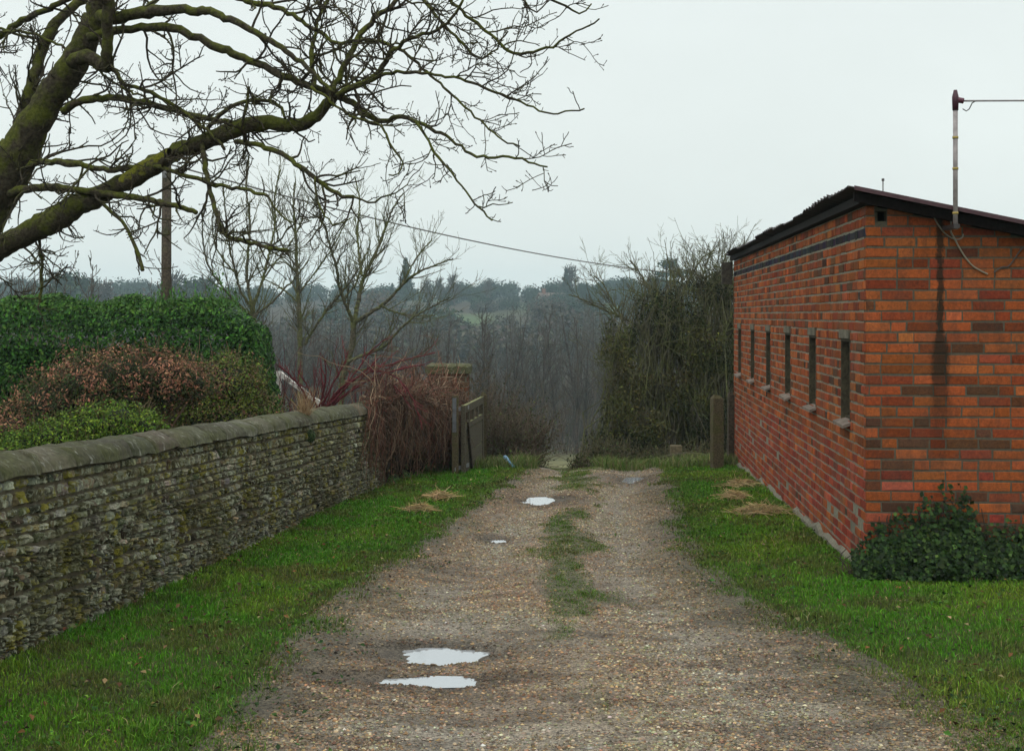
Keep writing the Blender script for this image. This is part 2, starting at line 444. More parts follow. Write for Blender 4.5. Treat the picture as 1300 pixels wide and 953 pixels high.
def track_col(X, Y):
    n = fbm(X * 2.2, Y * 1.1, 50, 4)[..., None]; n2 = fbm(X * 9, Y * 7, 55, 3)[..., None]
    u_ = (X - el(Y)) / (er(Y) - el(Y)); rut = (np.exp(-((u_ - .27) / .12) ** 2) + np.exp(-((u_ - .76) / .12) ** 2))[..., None]
    c = np.array((.178, .150, .110)) * (.62 + .8 * n) * (.65 + .7 * n2)
    c = c * (1 - .6 * rut) + np.array((.192, .175, .142)) * (.8 + .4 * n) * .6 * rut
    red = (np.clip((fbm(X * 1.4, Y * .9, 58) - .42) * 5, 0, 1) * np.clip(1.1 - X, .15, 1))[..., None]
    c = c * (1 - .5 * red) + np.array((.165, .118, .078)) * .5 * red
    dark = np.clip((fbm(X * 1.6, Y * 5.5, 61, 5) - .52) * 9, 0, 1)[..., None] * np.clip((12 - Y) / 3 + np.clip(-X, 0, .5), .12, 1)[..., None]
    c = c * (1 - .5 * dark) + np.array((.045, .036, .025)) * .5 * dark
    e = np.minimum(X - el(Y), er(Y) - X)
    edge = np.clip((.42 - e + (n[..., 0] - .5) * .8) * 2.2, 0, 1)[..., None]
    c = c * (1 - .7 * edge) + np.array((.048, .045, .024)) * .7 * edge
    s = strip(X, Y)[..., None]
    c = c * (1 - .7 * s) + np.array((.055, .065, .022)) * .7 * s
    wet = np.zeros(X.shape)
    for (px_, py_, rx_, ry_, dp_) in PUD: wet = np.maximum(wet, np.clip(1.8 - np.sqrt(((X - px_) / (rx_ * 1.25)) ** 2 + ((Y - py_) / (ry_ * 1.5 + .05)) ** 2) + (n2[..., 0] - .5) * 1.6, 0, 1))
    wet = wet[..., None]; c = c * (1 - .72 * wet) + np.array((.050, .042, .030)) * .72 * wet
    return c
ty = np.unique(np.concatenate([np.linspace(2.6, 9, 230), np.linspace(9, 20.3, 230)]))
mb = MB(); U = np.linspace(0, 1, 110)
Yt = np.repeat(ty[:, None], len(U), 1); L = el(ty)[:, None] - .35; Rr = er(ty)[:, None] + .35
Xt = L + (Rr - L) * U[None]
Zt = gt(Xt, Yt) + .006
Zt = Zt - .05 * np.clip(1 - np.minimum(Xt - L, Rr - Xt) / .2, 0, 1) + (vnoise(Xt * 30, Yt * 30, 4) - .5) * .006
nx = len(U)
i = np.arange(len(ty) - 1)[:, None] * nx + np.arange(nx - 1)[None]
mb.add(np.stack([Xt, Yt, Zt], -1).reshape(-1, 3), np.stack([i, i + 1, i + nx + 1, i + nx], -1).reshape(-1, 4), None, track_col(Xt, Yt).reshape(-1, 3))
tag(mb.build('track', M['track'], smooth=True), kind='structure')
# puddles: level sheets of water lying in the hollows
for k, (cx, cy, rx, ry, dp) in enumerate(PUD):
    th = np.linspace(0, 2 * np.pi, 41)[:-1]
    rr = 1.45
    px, py = cx + rx * rr * np.cos(th), cy + ry * rr * np.sin(th)
    lvl = float(g(cx, cy)) - dp * .42
    mb = MB(); mb.add(np.concatenate([[[cx, cy, lvl]], np.stack([px, py, np.full(40, lvl)], 1)]), None, [(0, 1 + a, 1 + (a + 1) % 40) for a in range(40)])
    tag(mb.build('puddle', M['water']), kind='structure')

# ------------------------------------------------------------------ grass
def blades(name, X, Y, h, w, cols, label=None):
    n = len(X); Z = gt(X, Y)
    a = rng.random(n) * 2 * np.pi; lean = rng.normal(0, .8, n) * h; la = rng.random(n) * 2 * np.pi
    dx, dy = np.cos(a) * w / 2, np.sin(a) * w / 2
    tx, ty_ = X + np.cos(la) * lean, Y + np.sin(la) * lean
    mx, my = X + np.cos(la) * lean * .3, Y + np.sin(la) * lean * .3
    v = np.stack([np.stack([X - dx, Y - dy, Z - .01], 1), np.stack([X + dx, Y + dy, Z - .01], 1),
                  np.stack([mx + dx * .8, my + dy * .8, Z + h * .6], 1), np.stack([mx - dx * .8, my - dy * .8, Z + h * .6], 1),
                  np.stack([tx, ty_, Z + h], 1)], 1).reshape(-1, 3)
    k = np.arange(n)[:, None] * 5
    mb = MB(); mb.add(v, k + np.array([[0, 1, 2, 3]]), k + np.array([[3, 2, 4]]), np.repeat(cols, 5, 0))
    o = mb.build(name, M['grass']); return tag(o, label, None, None, 'stuff')
def wall_x(y): return -3.486 + .1131 * y       # front face of the stone wall
def in_building(X, Y):
    a = math.atan(.067); dx, dy = X - 2.51, Y - 10
    ly = dx * math.sin(a) + dy * math.cos(a); lx = dx * math.cos(a) - dy * math.sin(a)
    return (lx > -.03) & (ly > -.03) & (ly < 10.45)
def grass_area(n, x0, x1, y0, y1, maskf, hscale, wscale, name, label, pale=0.0):
    # density falls with distance, as the blades seem smaller
    Y = y0 + (y1 - y0) * rng.random(n) ** 1.35; X = x0 + (x1 - x0) * rng.random(n)
    keep = rng.random(n) < maskf(X, Y)
    X, Y = X[keep], Y[keep]; keep = ~in_building(X, Y) & (X > wall_x(Y) - .02)
    X, Y = X[keep], Y[keep]; n = len(X)
    f = fbm(X * 1.1, Y * .9, 70, 4); f2 = fbm(X * 5, Y * 5, 75, 3)
    h = (.012 + .026 * f2 ** 1.5 + .035 * np.clip(fbm(X * 9, Y * 9, 177, 2) - .66, 0, 1) * 4) * hscale * (.6 + .8 * rng.random(n))
    w = (.0046 + .0020 * rng.random(n)) * wscale * np.clip(Y / 9, .8, 2.0)
    c1 = np.array((.056, .165, .011)); c2 = np.array((.118, .188, .018)); c3 = np.array((.085, .075, .025))
    t = np.clip((f - .38) * 3.2, 0, 1)[:, None]
    c = c1 * (1 - t) + c2 * t
    d = np.clip((fbm(X * 3.5, Y * 2.5, 79, 4) - .52) * 6, 0, 1)[:, None] * .65
    c = c * (1 - d) + c3 * d
    em = np.clip(.5 - np.maximum(el(Y) - X, X - er(Y)), 0, .5)[:, None] * .9
    c = c * (1 - em) + np.array((.07, .068, .028)) * em
    r_ = rng.random(n); c[r_ < .05 + pale] = (.20, .17, .08); c[(r_ > .95)] = (.09, .17, .03)
    return blades(name, X, Y, h, w, jitter(c, n, .32, .1), label)
grass_area(330000, -3.2, .6, 4.6, 20.5, verge_mask, 1, 1, 'grass', 'short green grass verge along the foot of the stone wall')
grass_area(420000, 1.1, 6.0, 4.6, 20.8, verge_mask, 1.05, 1, 'grass', 'short green grass verge beside the brick shed')
grass_area(230000, -.4, 1.4, 6.0, 20.2, lambda X, Y: strip(X, Y) * .8, .6, .9, 'grass', 'thin patchy grass growing down the middle of the gravel track', .06)
grass_area(90000, .9, 2.6, 4.6, 12.5, lambda X, Y: np.clip(1 - (er(Y) - X) / .75, 0, 1) * (X < er(Y) + .1) * np.clip((fbm(X * 4, Y * 3, 140, 4) - .40) * 4, 0, 1) * np.clip((12.5 - Y) / 3, 0, 1) * .55, .45, .8, 'moss_and_grass', 'thin moss and grass creeping over the right edge of the track', .05)
# rough tussocky edge along the crest beyond the gateway
def crest_mask(X, Y): return np.clip(fbm(X * 1.6, Y * 1.2, 90, 3) * 1.6 - .2, 0, 1) * np.where((X > .35) & (X < 1.25), .0, 1)
n = 60000; X = -1.1 + 6.5 * rng.random(n); Y = 19.6 + 3.6 * rng.random(n); k = rng.random(n) < crest_mask(X, Y); X, Y = X[k], Y[k]; n = len(X)
k = rng.random(n) < .6
cc = np.where(k[:, None], np.array((.075, .13, .025)), np.array((.17, .16, .075)))
blades('rough_grass', X, Y, (.06 + .12 * rng.random(n)) * (.5 + fbm(X * 2, Y * 2, 93)), np.full(n, .008), jitter(cc, n, .25), 'rough pale tussock grass along the crest beyond the gateway')

# ------------------------------------------------------------------ gravel
def pebbles(n, x0, x1, y0, y1, smin, smax, dens, cols, name, label, lift=.3):
    Y = y0 + (y1 - y0) * rng.random(n) ** 1.5; X = x0 + (x1 - x0) * rng.random(n)
    k = rng.random(n) < dens(X, Y); X, Y = X[k], Y[k]; n = len(X)
    s = smin + (smax - smin) * rng.random(n) ** 3
    oct_ = np.array([(1, 0, 0), (0, 1, 0), (-1, 0, 0), (0, -1, 0), (0, 0, 1.), (0, 0, -1)])
    q = oct_[None] * (1 + rng.normal(0, .22, (n, 6, 1))) * np.stack([np.ones(n), .6 + .5 * rng.random(n), .35 + .4 * rng.random(n)], 1)[:, None]
    a = rng.random(n) * 2 * np.pi; ca, sa = np.cos(a)[:, None], np.sin(a)[:, None]
    q = np.stack([q[..., 0] * ca - q[..., 1] * sa, q[..., 0] * sa + q[..., 1] * ca, q[..., 2]], -1) * s[:, None, None]
    v = q + np.stack([X, Y, gt(X, Y) + .006 + s * lift * .6], 1)[:, None]
    t = np.array([(0, 1, 4), (1, 2, 4), (2, 3, 4), (3, 0, 4), (1, 0, 5), (2, 1, 5), (3, 2, 5), (0, 3, 5)])
    tr = (np.arange(n)[:, None, None] * 6 + t[None]).reshape(-1, 3)
    c = np.asarray(cols)[rng.integers(0, len(cols), n)]
    tint = track_col(X, Y); tint = tint / .13
    c = jitter(c, n, .38, .08) * np.clip(tint, .35, 1.2)
    mb = MB(); mb.add(v.reshape(-1, 3), None, tr, np.repeat(np.clip(c, 0, .6), 6, 0))
    return tag(mb.build(name, M['pebble']), label, None, None, 'stuff')
def gdens(X, Y):
    e = np.minimum(X - el(Y), er(Y) - X) + (fbm(X * 3, Y * 3, 44) - .5) * .5
    return np.clip(e * 4 + .6, 0, 1) * (1 - .8 * strip(X, Y)) * (.35 + .65 * np.clip((fbm(X * 2.4, Y * 1.4, 46, 4) - .35) * 5, 0, 1)) * (hollow(X, Y) < .013)
PC = [(.18, .155, .12), (.22, .19, .15), (.15, .13, .105), (.27, .25, .21), (.16, .105, .07), (.12, .105, .09), (.21, .155, .10), (.09, .075, .06), (.21, .20, .18)]
pebbles(250000, -1.3, 2.2, 4.8, 19.8, .0035, .013, gdens, PC, 'gravel', 'loose brown and buff gravel spread over the track')
# fallen leaves and litter
def litter(n, x0, x1, y0, y1, maskf, size, cols, name, label, z=.012):
    X = x0 + (x1 - x0) * rng.random(n); Y = y0 + (y1 - y0) * rng.random(n) ** 1.3
    k = (rng.random(n) < maskf(X, Y)) & ~in_building(X, Y); X, Y = X[k], Y[k]; n = len(X)
    pos = np.stack([X, Y, gt(X, Y) + z + .012 * rng.random(n)], 1)
    nr = np.stack([rng.normal(0, .45, n), rng.normal(0, .45, n), np.ones(n)], 1)
    mb = MB(); leaf_cards(mb, pos, nr, size * (.5 + rng.random(n)), jitter(np.asarray(cols)[rng.integers(0, len(cols), n)], n, .3), .7, .6)
    return tag(mb.build(name, M['leaf_matt']), label, None, None, 'stuff')
def edge_band(X, Y):
    e = np.maximum(el(Y) - X, X - er(Y)); return np.exp(-((e - .12) / .28) ** 2) * np.clip((fbm(X * 3, Y * 2, 99, 3) - .38) * 4, 0, 1)
litter(5200, -1.9, 2.9, 5, 19, edge_band, .022, [(.028, .018, .012), (.05, .03, .018), (.015, .012, .01), (.09, .06, .03)], 'dead_leaves', 'dark dead leaves rotting along the edges of the track')
litter(2600, -3, 4.5, 5, 18, verge_mask, .028, [(.12, .065, .025), (.08, .042, .02), (.2, .16, .08), (.04, .026, .016), (.05, .03, .02)], 'fallen_leaves', 'brown fallen leaves scattered over the grass verges', .03)
litter(14000, -1.9, 2.9, 5, 19.5, lambda X, Y: edge_band(X - .1, Y), .024, [(.03, .06, .018), (.045, .085, .022), (.02, .045, .015)], 'clover', 'low clover and weeds creeping in from the verges over the gravel', .02)
litter(9000, -3, 4.8, 5, 18, lambda X, Y: verge_mask(X, Y) * np.clip((fbm(X * 4, Y * 4, 199, 3) - .5) * 6, 0, 1), .030, [(.045, .105, .018), (.03, .075, .016), (.07, .14, .02)], 'broadleaf_weeds', 'patches of broad leaved weeds growing through the grass verges', .028)
# straw clumps
def straw(px, py, rx, ry, n, label):
    y = 1.62 / ((py - HY) / F - .025); x = (px - CX) / F * y
    A = rng.random(n) * 6.283; rr = np.abs(rng.normal(0, .62, n)) * (.6 + .6 * vnoise(A * 1.9, A * 0 + px, 6))
    X, Y = x + rx * rr * np.cos(A), y + ry * rr * np.sin(A)
    Z = g(X, Y) + .035 + .05 * np.exp(-rr ** 2 * 2) * rng.random(n)
    d = rng.normal(size=(n, 3)) * np.array((1, 1, .22)); d /= np.linalg.norm(d, axis=1, keepdims=True); L_ = (.05 + .09 * rng.random(n))[:, None]
    c0 = np.stack([X, Y, Z], 1); polys = []
    for k in range(n): polys.append((np.array([c0[k] - d[k] * L_[k], c0[k] + np.array((0, 0, .01)), c0[k] + d[k] * L_[k]]), np.array([.0022, .0025, .0015]), jitter((.33, .25, .12), 1, .3)[0]))
    mb = MB(); mb.tubes(polys, 3); z0 = float(g(x, y))
    tag(mb.build('straw_clump', M['twig'], loc=(x, y, z0)), label, 'straw', 'clumps of cut straw on the verges')
straw(560, 634, .14, .16, 170, 'small pale straw clump farthest up the left verge')
straw(534, 652, .14, .10, 200, 'pale straw clump on the left verge, nearest to the camera there')
straw(940, 622, .2, .3, 200, 'thin straw clump on the right verge close to the square wooden post')
straw(932, 639, .17, .2, 200, 'middle one of the straw clumps beside the brick shed')
straw(966, 659, .24, .26, 380, 'largest and nearest straw clump at the foot of the brick shed')
# ------------------------------------------------------------------ brick shed
AL = math.atan(.067)
BZ = -1.87
shed = thing('brick_shed', 'long low red brick shed with narrow slit windows under a rusty sloping sheet roof', 'shed', (2.51, 10, BZ), -AL)
TOP = 2.655
SL = math.tan(R(12.0))
WIN = [.86, 2.60, 4.33, 6.05, 7.78, 9.50]; WW = .21; WZ0, WZ1 = 1.06, 1.69
LEN, WID = 10.4, 3.7
C_OR = [(.34, .088, .026), (.36, .098, .029), (.31, .078, .024), (.33, .098, .030), (.28, .066, .023), (.32, .085, .025), (.26, .060, .026), (.37, .105, .030)]
C_DK = [(.125, .050, .022), (.105, .046, .023), (.16, .055, .022), (.085, .042, .023)]
C_RD = [(.30, .062, .032), (.26, .050, .026), (.34, .085, .045), (.24, .050, .03)]
# template of a brick face: chamfered slab, 8 outer + 4 inner front
def slab(mb, o, eu, ew, en, u0, u1, w0, w1, d0, d1, ch, col, jit=0.0015, clip=None):
    """o origin, eu along, ew up, en outward normal; d0 back depth, d1 front"""
    pts = []
    for (u, w, d) in ((u0, w0, d0), (u1, w0, d0), (u1, w1, d0), (u0, w1, d0),
                      (u0, w0, d1 - ch), (u1, w0, d1 - ch), (u1, w1, d1 - ch), (u0, w1, d1 - ch),
                      (u0 + ch, w0 + ch, d1), (u1 - ch, w0 + ch, d1), (u1 - ch, w1 - ch, d1), (u0 + ch, w1 - ch, d1)):
        pts.append((u, w, d))
    a = np.array(pts) + rng.normal(0, jit, (12, 3)) * np.array((1, 1, .6))
    if clip is not None: a[:, 1] = np.minimum(a[:, 1], clip(a[:, 0]))
    v = np.asarray(o)[None] + a[:, :1] * eu + a[:, 1:2] * ew + a[:, 2:] * en
    q = [(8, 9, 10, 11), (4, 5, 9, 8), (5, 6, 10, 9), (6, 7, 11, 10), (7, 4, 8, 11), (0, 1, 5, 4), (1, 2, 6, 5), (2, 3, 7, 6), (3, 0, 4, 7)]
    mb.add(v, q, None, col)
ex, ey, ez = np.eye(3); JH = .062
def brick_face(mb, o, eu, en, length, z0, ncourse, colf, holes=(), clip=None, hdr=.25, rough=.0015):
    """random-bond facing with 10 mm joints; colf(u, z, header) gives each brick's colour"""
    for k in range(ncourse):
        zb = z0 + k * .075; zt = zb + JH
        u = -.0 - rng.random() * .2 if k % 2 else -.1125
        while u < length:
            h = rng.random() < hdr; L_ = .1025 if h else .215
            a, b_ = max(u, 0), min(u + L_, length)
            u += L_ + .01
            if b_ - a < .03: continue
            if clip is not None and clip((a + b_) / 2) - zb < .012: continue
            segs = [(a, b_)]
            for (h0, h1, hz0, hz1) in holes:
                if zt > hz0 + .01 and zb < hz1 - .01:
                    ns = []
                    for (s0, s1) in segs:
                        if s1 <= h0 or s0 >= h1: ns.append((s0, s1)); continue
                        if s0 < h0 - .01: ns.append((s0, h0 - .004))
                        if s1 > h1 + .01: ns.append((h1 + .004, s1))
                    segs = ns
            for (s0, s1) in segs:
                if s1 - s0 < .012: continue
                c, d = colf((s0 + s1) / 2, zb, h)
                slab(mb, o, eu, ez, en, s0, s1, zb + rng.normal(0, .0012), zt + rng.normal(0, .0012), -.02, PR + d + rng.normal(0, .0010), .004, jitter(c, 1, .13, .05)[0], rough, clip)
PR = .004
def pick(L_): return L_[rng.integers(0, len(L_))]
def front_col(u, z, h):
    r_ = rng.random(); dk = .04 + (.15 if z < 1.1 else 0) + (.04 if u > .5 else 0)
    if r_ < dk: return pick(C_DK), 0
    if r_ < dk + .22: return tuple(x * .74 for x in pick(C_OR)), 0
    if z < .75 and r_ < .6: return pick(C_RD), 0
    return pick(C_OR), 0
def side_col(u, z, h):
    r_ = rng.random()
    if 2.40 < z < 2.47: return tuple(x * (.7 + .8 * rng.random()) for x in (.026, .027, .034)), -.002      # dark course below the eaves
    if h and r_ < .07: return (.06, .038, .026), -.002
    if z < .85 - .02 * u and r_ < .7:
        return (pick(C_RD) if r_ > .04 else (.36, .14, .09)), (-.003 * rng.random() if r_ > .04 else -.014)
    if r_ < .10: return pick(C_DK), 0
    if r_ < .4: return tuple(x * .72 for x in pick(C_OR)), 0
    return pick(C_OR), 0
zlo = -.42; nc = int((TOP - zlo) / .075) + 1
ftop = lambda u: TOP + .0 - u * SL
# front wall: facing bricks + mortar bed
fh = [(.065, .145, 2.535, 2.605)]     # missing brick beside the corner
w = MB(); brick_face(w, (0, 0, 0), ex, -ey, WID, zlo, nc, front_col, fh, ftop, .28)
wf = w.build('front_wall', M['brick_front'], shed)
def wedge(mb, x0, x1, y0, y1, z0, zt0, zt1, col=(.5, .5, .5)):
    v = [(x0, y0, z0), (x1, y0, z0), (x0, y1, z0), (x1, y1, z0), (x0, y0, zt0), (x1, y0, zt1), (x0, y1, zt0), (x1, y1, zt1)]
    mb.add(v, [(0, 2, 3, 1), (4, 5, 7, 6), (0, 1, 5, 4), (2, 6, 7, 3), (0, 4, 6, 2), (1, 3, 7, 5)], None, col)
# mortar as a sloped polygon above the missing brick, built from thin columns
mm = MB()
us = np.unique(np.concatenate([[.004, .065, .145], np.linspace(.25, WID, 30)]))
for a_, b_ in zip(us[:-1], us[1:]):
    if abs(a_ - .065) < 1e-6:
        wedge(mm, a_, b_, .0, .10, zlo, 2.535, 2.535); wedge(mm, a_, b_, .0, .10, 2.605, ftop(a_) - .004, ftop(b_) - .004)
        pass
    else: wedge(mm, a_, b_, .0, .10, zlo, ftop(a_) - .004, ftop(b_) - .004)
v_ = np.concatenate(mm.v); mm.c = [np.tile(np.array((.105, .098, .068)), (len(v_), 1))]; mm.build('front_mortar', M['mortar_front'], shed)
# side wall with the six slits
holes = [(c_ - WW, c_ + WW, WZ0 - .0, WZ1 + .075) for c_ in WIN]
JH = .0600; PR = .0015
w = MB(); brick_face(w, (0, 0, 0), ey, -ex, LEN, zlo, nc, side_col, holes, lambda u: TOP - .005, .38, .002)
w.build('side_wall', M['brick_side'], shed); JH = .062; PR = .004
mm = MB()
mm.box(.004, .10, .1, LEN, zlo, WZ0); mm.box(.004, .10, .1, LEN, WZ1, TOP - .006)
ed = [.1] + [e for c_ in WIN for e in (c_ - WW, c_ + WW)] + [LEN]
for a_, b_ in zip(ed[0::2], ed[1::2]): mm.box(.004, .10, a_, b_, WZ0, WZ1)
mm.build('side_mortar', M['mortar_side'], shed)
bk = MB(); bk.box(.1, WID, LEN - .1, LEN, zlo, ftop(WID) - .01, (.25, .08, .04)); bk.box(WID - .1, WID, .101, LEN - .101, zlo, ftop(WID) - .02, (.25, .08, .04))
bk.build('rear_wall', M['render'], shed)
# concrete plinth strip
pl = MB(); n = 80; yy = np.linspace(-.02, LEN, n)
zt_ = -.026 * yy * 1.0 + .055 + .09 * (fbm(yy * 2.2, yy * 0, 7) - .5) * 2 + .03
ot = -.020 - .02 * vnoise(yy * 3, yy * 0, 3)
vv = []
for k in range(n): vv += [(ot[k] - .02, yy[k], -.6), (ot[k], yy[k], zt_[k] - .02), (-.003, yy[k], zt_[k] + .012), (.02, yy[k], -.6)]
qq = [(k * 4 + a, (k + 1) * 4 + a, (k + 1) * 4 + (a + 1) % 4, k * 4 + (a + 1) % 4) for k in range(n - 1) for a in range(4)] + [(0, 3, 2, 1)][:1]
pl.add(vv, [(q_[0], q_[3], q_[2], q_[1]) for q_ in qq]); pl.build('plinth', M['concrete'], shed)
# windows
olive = (.055, .048, .030)
for c_ in WIN:
    wn = MB(); wn.box(-.001, .066, c_ + WW - .022, c_ + WW, WZ0, WZ1, olive); wn.box(-.001, .066, c_ - WW, c_ - WW + .022, WZ0, WZ1, olive)
    wn.box(-.001, .066, c_ - WW + .022, c_ + WW - .022, WZ1 - .02, WZ1 - .001, olive); wn.box(.03, .066, c_ - WW + .022, c_ + WW - .022, WZ0 + .001, WZ0 + .03, olive)
    wo = wn.build('window', M['wood_plain'], shed)
    p_ = MB(); p_.box(.067, .075, c_ - WW - .01, c_ + WW + .01, WZ0 - .01, WZ1 + .01, (.012, .012, .012)); p_.build('pane', M['glass'], wo)
    s_ = MB(); t_ = rng.normal(0, .02)
    v = np.array([(.03, c_ - WW - .03, WZ0 + .012), (.03, c_ + WW + .02, WZ0 + .012), (-.06, c_ + WW + .02, WZ0 - .015 + t_ * .3), (-.06, c_ - WW - .03, WZ0 - .02 - t_ * .3)])
    s_.add(np.concatenate([v, v - np.array((0, 0, .022))]), [(0, 1, 2, 3), (7, 6, 5, 4), (0, 3, 7, 4), (1, 5, 6, 2), (3, 2, 6, 7), (0, 4, 5, 1)], None, (.17, .14, .115)); s_.build('sill', M['render'], wo)
    l_ = MB(); l_.box(-.014, .05, c_ - WW - .015, c_ + WW + .015, WZ1 + .002, WZ1 + .070, (.13, .12, .09)); l_.build('lintel', M['render'], wo)
# roof: corrugated sheets with a ragged edge, timber plates under them
rf = MB(); X0, X1 = -.13, WID + .2; Y0, Y1 = -.22, LEN + .15
nxr = 26; corr = np.linspace(Y0, Y1, 620)
def rz_(x, y): return TOP + .085 - x * SL - .012 * (y / LEN) + .010 * np.sin(y * 2 * np.pi / .15) + .008 * np.sin(y * 1.9 + .5)
xr = np.concatenate([[X0], np.linspace(X0 + .08, X1, nxr - 1)])
sheet = np.floor(corr / .76).astype(int); off = np.random.default_rng(5).normal(0, .018, 40)
xx = np.repeat(xr[None], len(corr), 0).copy(); xx[:, 0] += off[sheet] + .006 * np.sin(corr * 40)
yy2 = np.repeat(corr[:, None], nxr, 1)
zz = rz_(xx, yy2) + (off[(sheet + 7) % 40] * .35)[:, None]
vtop = np.stack([xx, yy2, zz], -1).reshape(-1, 3); vbot = vtop - np.array((0, 0, .008))
i = np.arange(len(corr) - 1)[:, None] * nxr + np.arange(nxr - 1)[None]; NN = len(vtop)
qt = np.stack([i, i + 1, i + nxr + 1, i + nxr], -1).reshape(-1, 4); qb = qt[:, ::-1] + NN
e1 = np.arange(len(corr) - 1) * nxr; qs = np.stack([e1, e1 + nxr, e1 + nxr + NN, e1 + NN], 1)
e2 = np.arange(nxr - 1); qf = np.stack([e2, e2 + NN, e2 + 1 + NN, e2 + 1], 1)
rf.add(np.concatenate([vtop, vbot]), np.concatenate([qt, qb, qs, qf])); rf.build('roof', M['roof'], shed)
fa = MB()
fa.box(-.055, .02, -.05, LEN, TOP + .002, TOP + .062, (.014, .012, .011))   # wall plate
fa.build('wall_plate', M['wood_plain'], shed)
vg = MB(); v = []
for (x_, y_, dz) in ((-.10, -.10, -.012), (WID + .15, -.10, -.012), (WID + .15, -.06, -.012), (-.10, -.06, -.012)): v.append((x_, y_, TOP + .085 - x_ * SL + dz - .014))
v = np.array(v); vg.add(np.concatenate([v, v - np.array((0, 0, .062))]), [(0, 1, 2, 3), (7, 6, 5, 4), (0, 4, 5, 1), (1, 5, 6, 2), (2, 6, 7, 3), (3, 7, 4, 0)], None, (.018, .013, .013))
vg.build('verge_board', M['wood_plain'], shed)
ef = MB(); v = []
for x_ in (-.12, WID + .18): 
    for (y_, dz) in ((-.235, .0), (-.222, .0)): v.append((x_, y_, TOP + .088 - x_ * SL))
v = np.array(v); ef.add(np.concatenate([v, v - np.array((0, 0, .03))]), [(0, 1, 3, 2), (4, 6, 7, 5), (0, 2, 6, 4), (1, 5, 7, 3), (0, 4, 5, 1), (2, 3, 7, 6)], None, (.055, .022, .028))
ef.build('roof_edge_trim', M['metal'], shed)
bl = MB(); bl.tubes([(np.array([(.10, -.1, TOP + .05), (.10, -.1, TOP + .16)]), np.array([.004, .004])), (np.array([(.10, -.1, TOP + .155), (.10, -.1, TOP + .172)]), np.array([.010, .010]))], 6, (.05, .04, .04), True); bl.build('roof_bolt', M['metal'], shed)
# broken boards under the far end of the eaves
fb = MB(); fb.box(-.17, -.02, LEN - .02, LEN + .10, TOP - .34, TOP - .02, (.05, .045, .035)); fb.build('soffit_board', M['wood_plain'], shed)

# service mast and cables
mx = .56
mast = thing('service_mast', 'thin banded metal service mast standing up from the shed gable with its overhead wire', 'mast', tuple(P(1200, 300, 9.86)))
def L2W(x, y, z):
    return np.array((2.51 + x * math.cos(AL) + y * math.sin(AL), 10 - x * math.sin(AL) + y * math.cos(AL), BZ + z))
base = np.array(mast.location)
pz0 = L2W(mx, -.26, 2.46); pz1 = pz0.copy(); pz1[2] = 280 / F * pz0[1]
def tube_obj(name, pts, rad, col, parent, mat, loc, sides=8):
    t_ = MB(); t_.tubes([(np.array(pts) - loc, np.full(len(pts), rad) if np.isscalar(rad) else np.array(rad))], sides, col, True); return t_.build(name, mat, parent, smooth=True)
tube_obj('pole', [pz0, pz1], .017, (.30, .27, .27), mast, M['metal'], base)
for f_ in (.12, .45, .68, .93): tube_obj('band', [pz0 + (pz1 - pz0) * f_ - np.array((0, 0, .008)), pz0 + (pz1 - pz0) * f_ + np.array((0, 0, .008))], .021, (.32, .24, .06), mast, M['metal'], base)
tube_obj('cap', [pz1 - np.array((0, 0, .11)), pz1 - np.array((0, 0, .02)), pz1 + np.array((0, 0, .03))], [.021, .024, .012], (.05, .015, .025), mast, M['metal'], base)
tube_obj('insulator', [pz1 + np.array((.0, 0, -.035)), pz1 + np.array((.055, 0, -.045))], .02, (.10, .03, .05), mast, M['metal'], base)
wp = [pz1 + np.array((.05, 0, -.045))]
for k in range(1, 13): wp.append(wp[0] + np.array((k * .5, -.02 * k, .0005 * k * k - .0012 * k)))
tube_obj('overhead_wire', wp, .0065, (.22, .21, .21), mast, M['metal'], base, 6)
tube_obj('wire_tail', [pz1 + np.array(p_) for p_ in ((.05, 0, -.10), (.075, 0, -.115), (.095, 0, -.10), (.115, 0, -.06), (.14, 0, -.045))], .004, (.04, .04, .04), mast, M['metal'], base, 5)
br = MB()
q0 = L2W(mx, -.30, 2.50) - base; 
br.box(-.02, .02, -.02, .24, -.015, .015, (.04, .035, .035), lambda v: v + q0 + np.array((0, .02, -.02))); br.build('bracket', M['metal'], mast)

# loose cables on the gable wall, traced on the wall's plane
def on_wall(px, py, off=.02):
    # intersection of the pixel ray with the gable plane
    d = np.array(((px - CX) / F, 1.0, (HY - py) / F)); n_ = np.array((math.sin(AL), math.cos(AL), 0))
    o_ = L2W(0, -off, 0); t_ = n_.dot(o_) / n_.dot(d); return d * t_
def cable2(pix, r_, col, label):
    pts = np.array([on_wall(*p_) for p_ in pix])
    for _ in range(2):
        a_ = pts[:-1] * .75 + pts[1:] * .25; b_ = pts[:-1] * .25 + pts[1:] * .75
        pts = np.concatenate([pts[:1], np.stack([a_, b_], 1).reshape(-1, 3), pts[-1:]])
    t_ = MB(); t_.tubes([(pts, np.full(len(pts), r_))], 6, col, True)
    tag(t_.build('loose_cable', M['plastic'], smooth=True, loc=pts[0]), label, 'cable', 'loose cables on the shed gable')
cable2([(1205, 272), (1208, 283), (1206, 293), (1212, 303), (1219, 317), (1232, 336), (1245, 344), (1254, 348)], .006, (.24, .22, .16), 'long grey cable hanging down the gable below the mast and curling right')
cable2([(1184, 270), (1187, 279), (1194, 290), (1202, 299), (1214, 305), (1222, 302), (1223, 297)], .005, (.22, .2, .15), 'short looped grey cable hooked around the dark stain under the roof')
cable2([(1262, 346), (1272, 338), (1280, 340), (1289, 327), (1297, 315), (1312, 308), (1330, 285)], .005, (.05, .045, .04), 'dark cable end rising to the right edge of the gable')

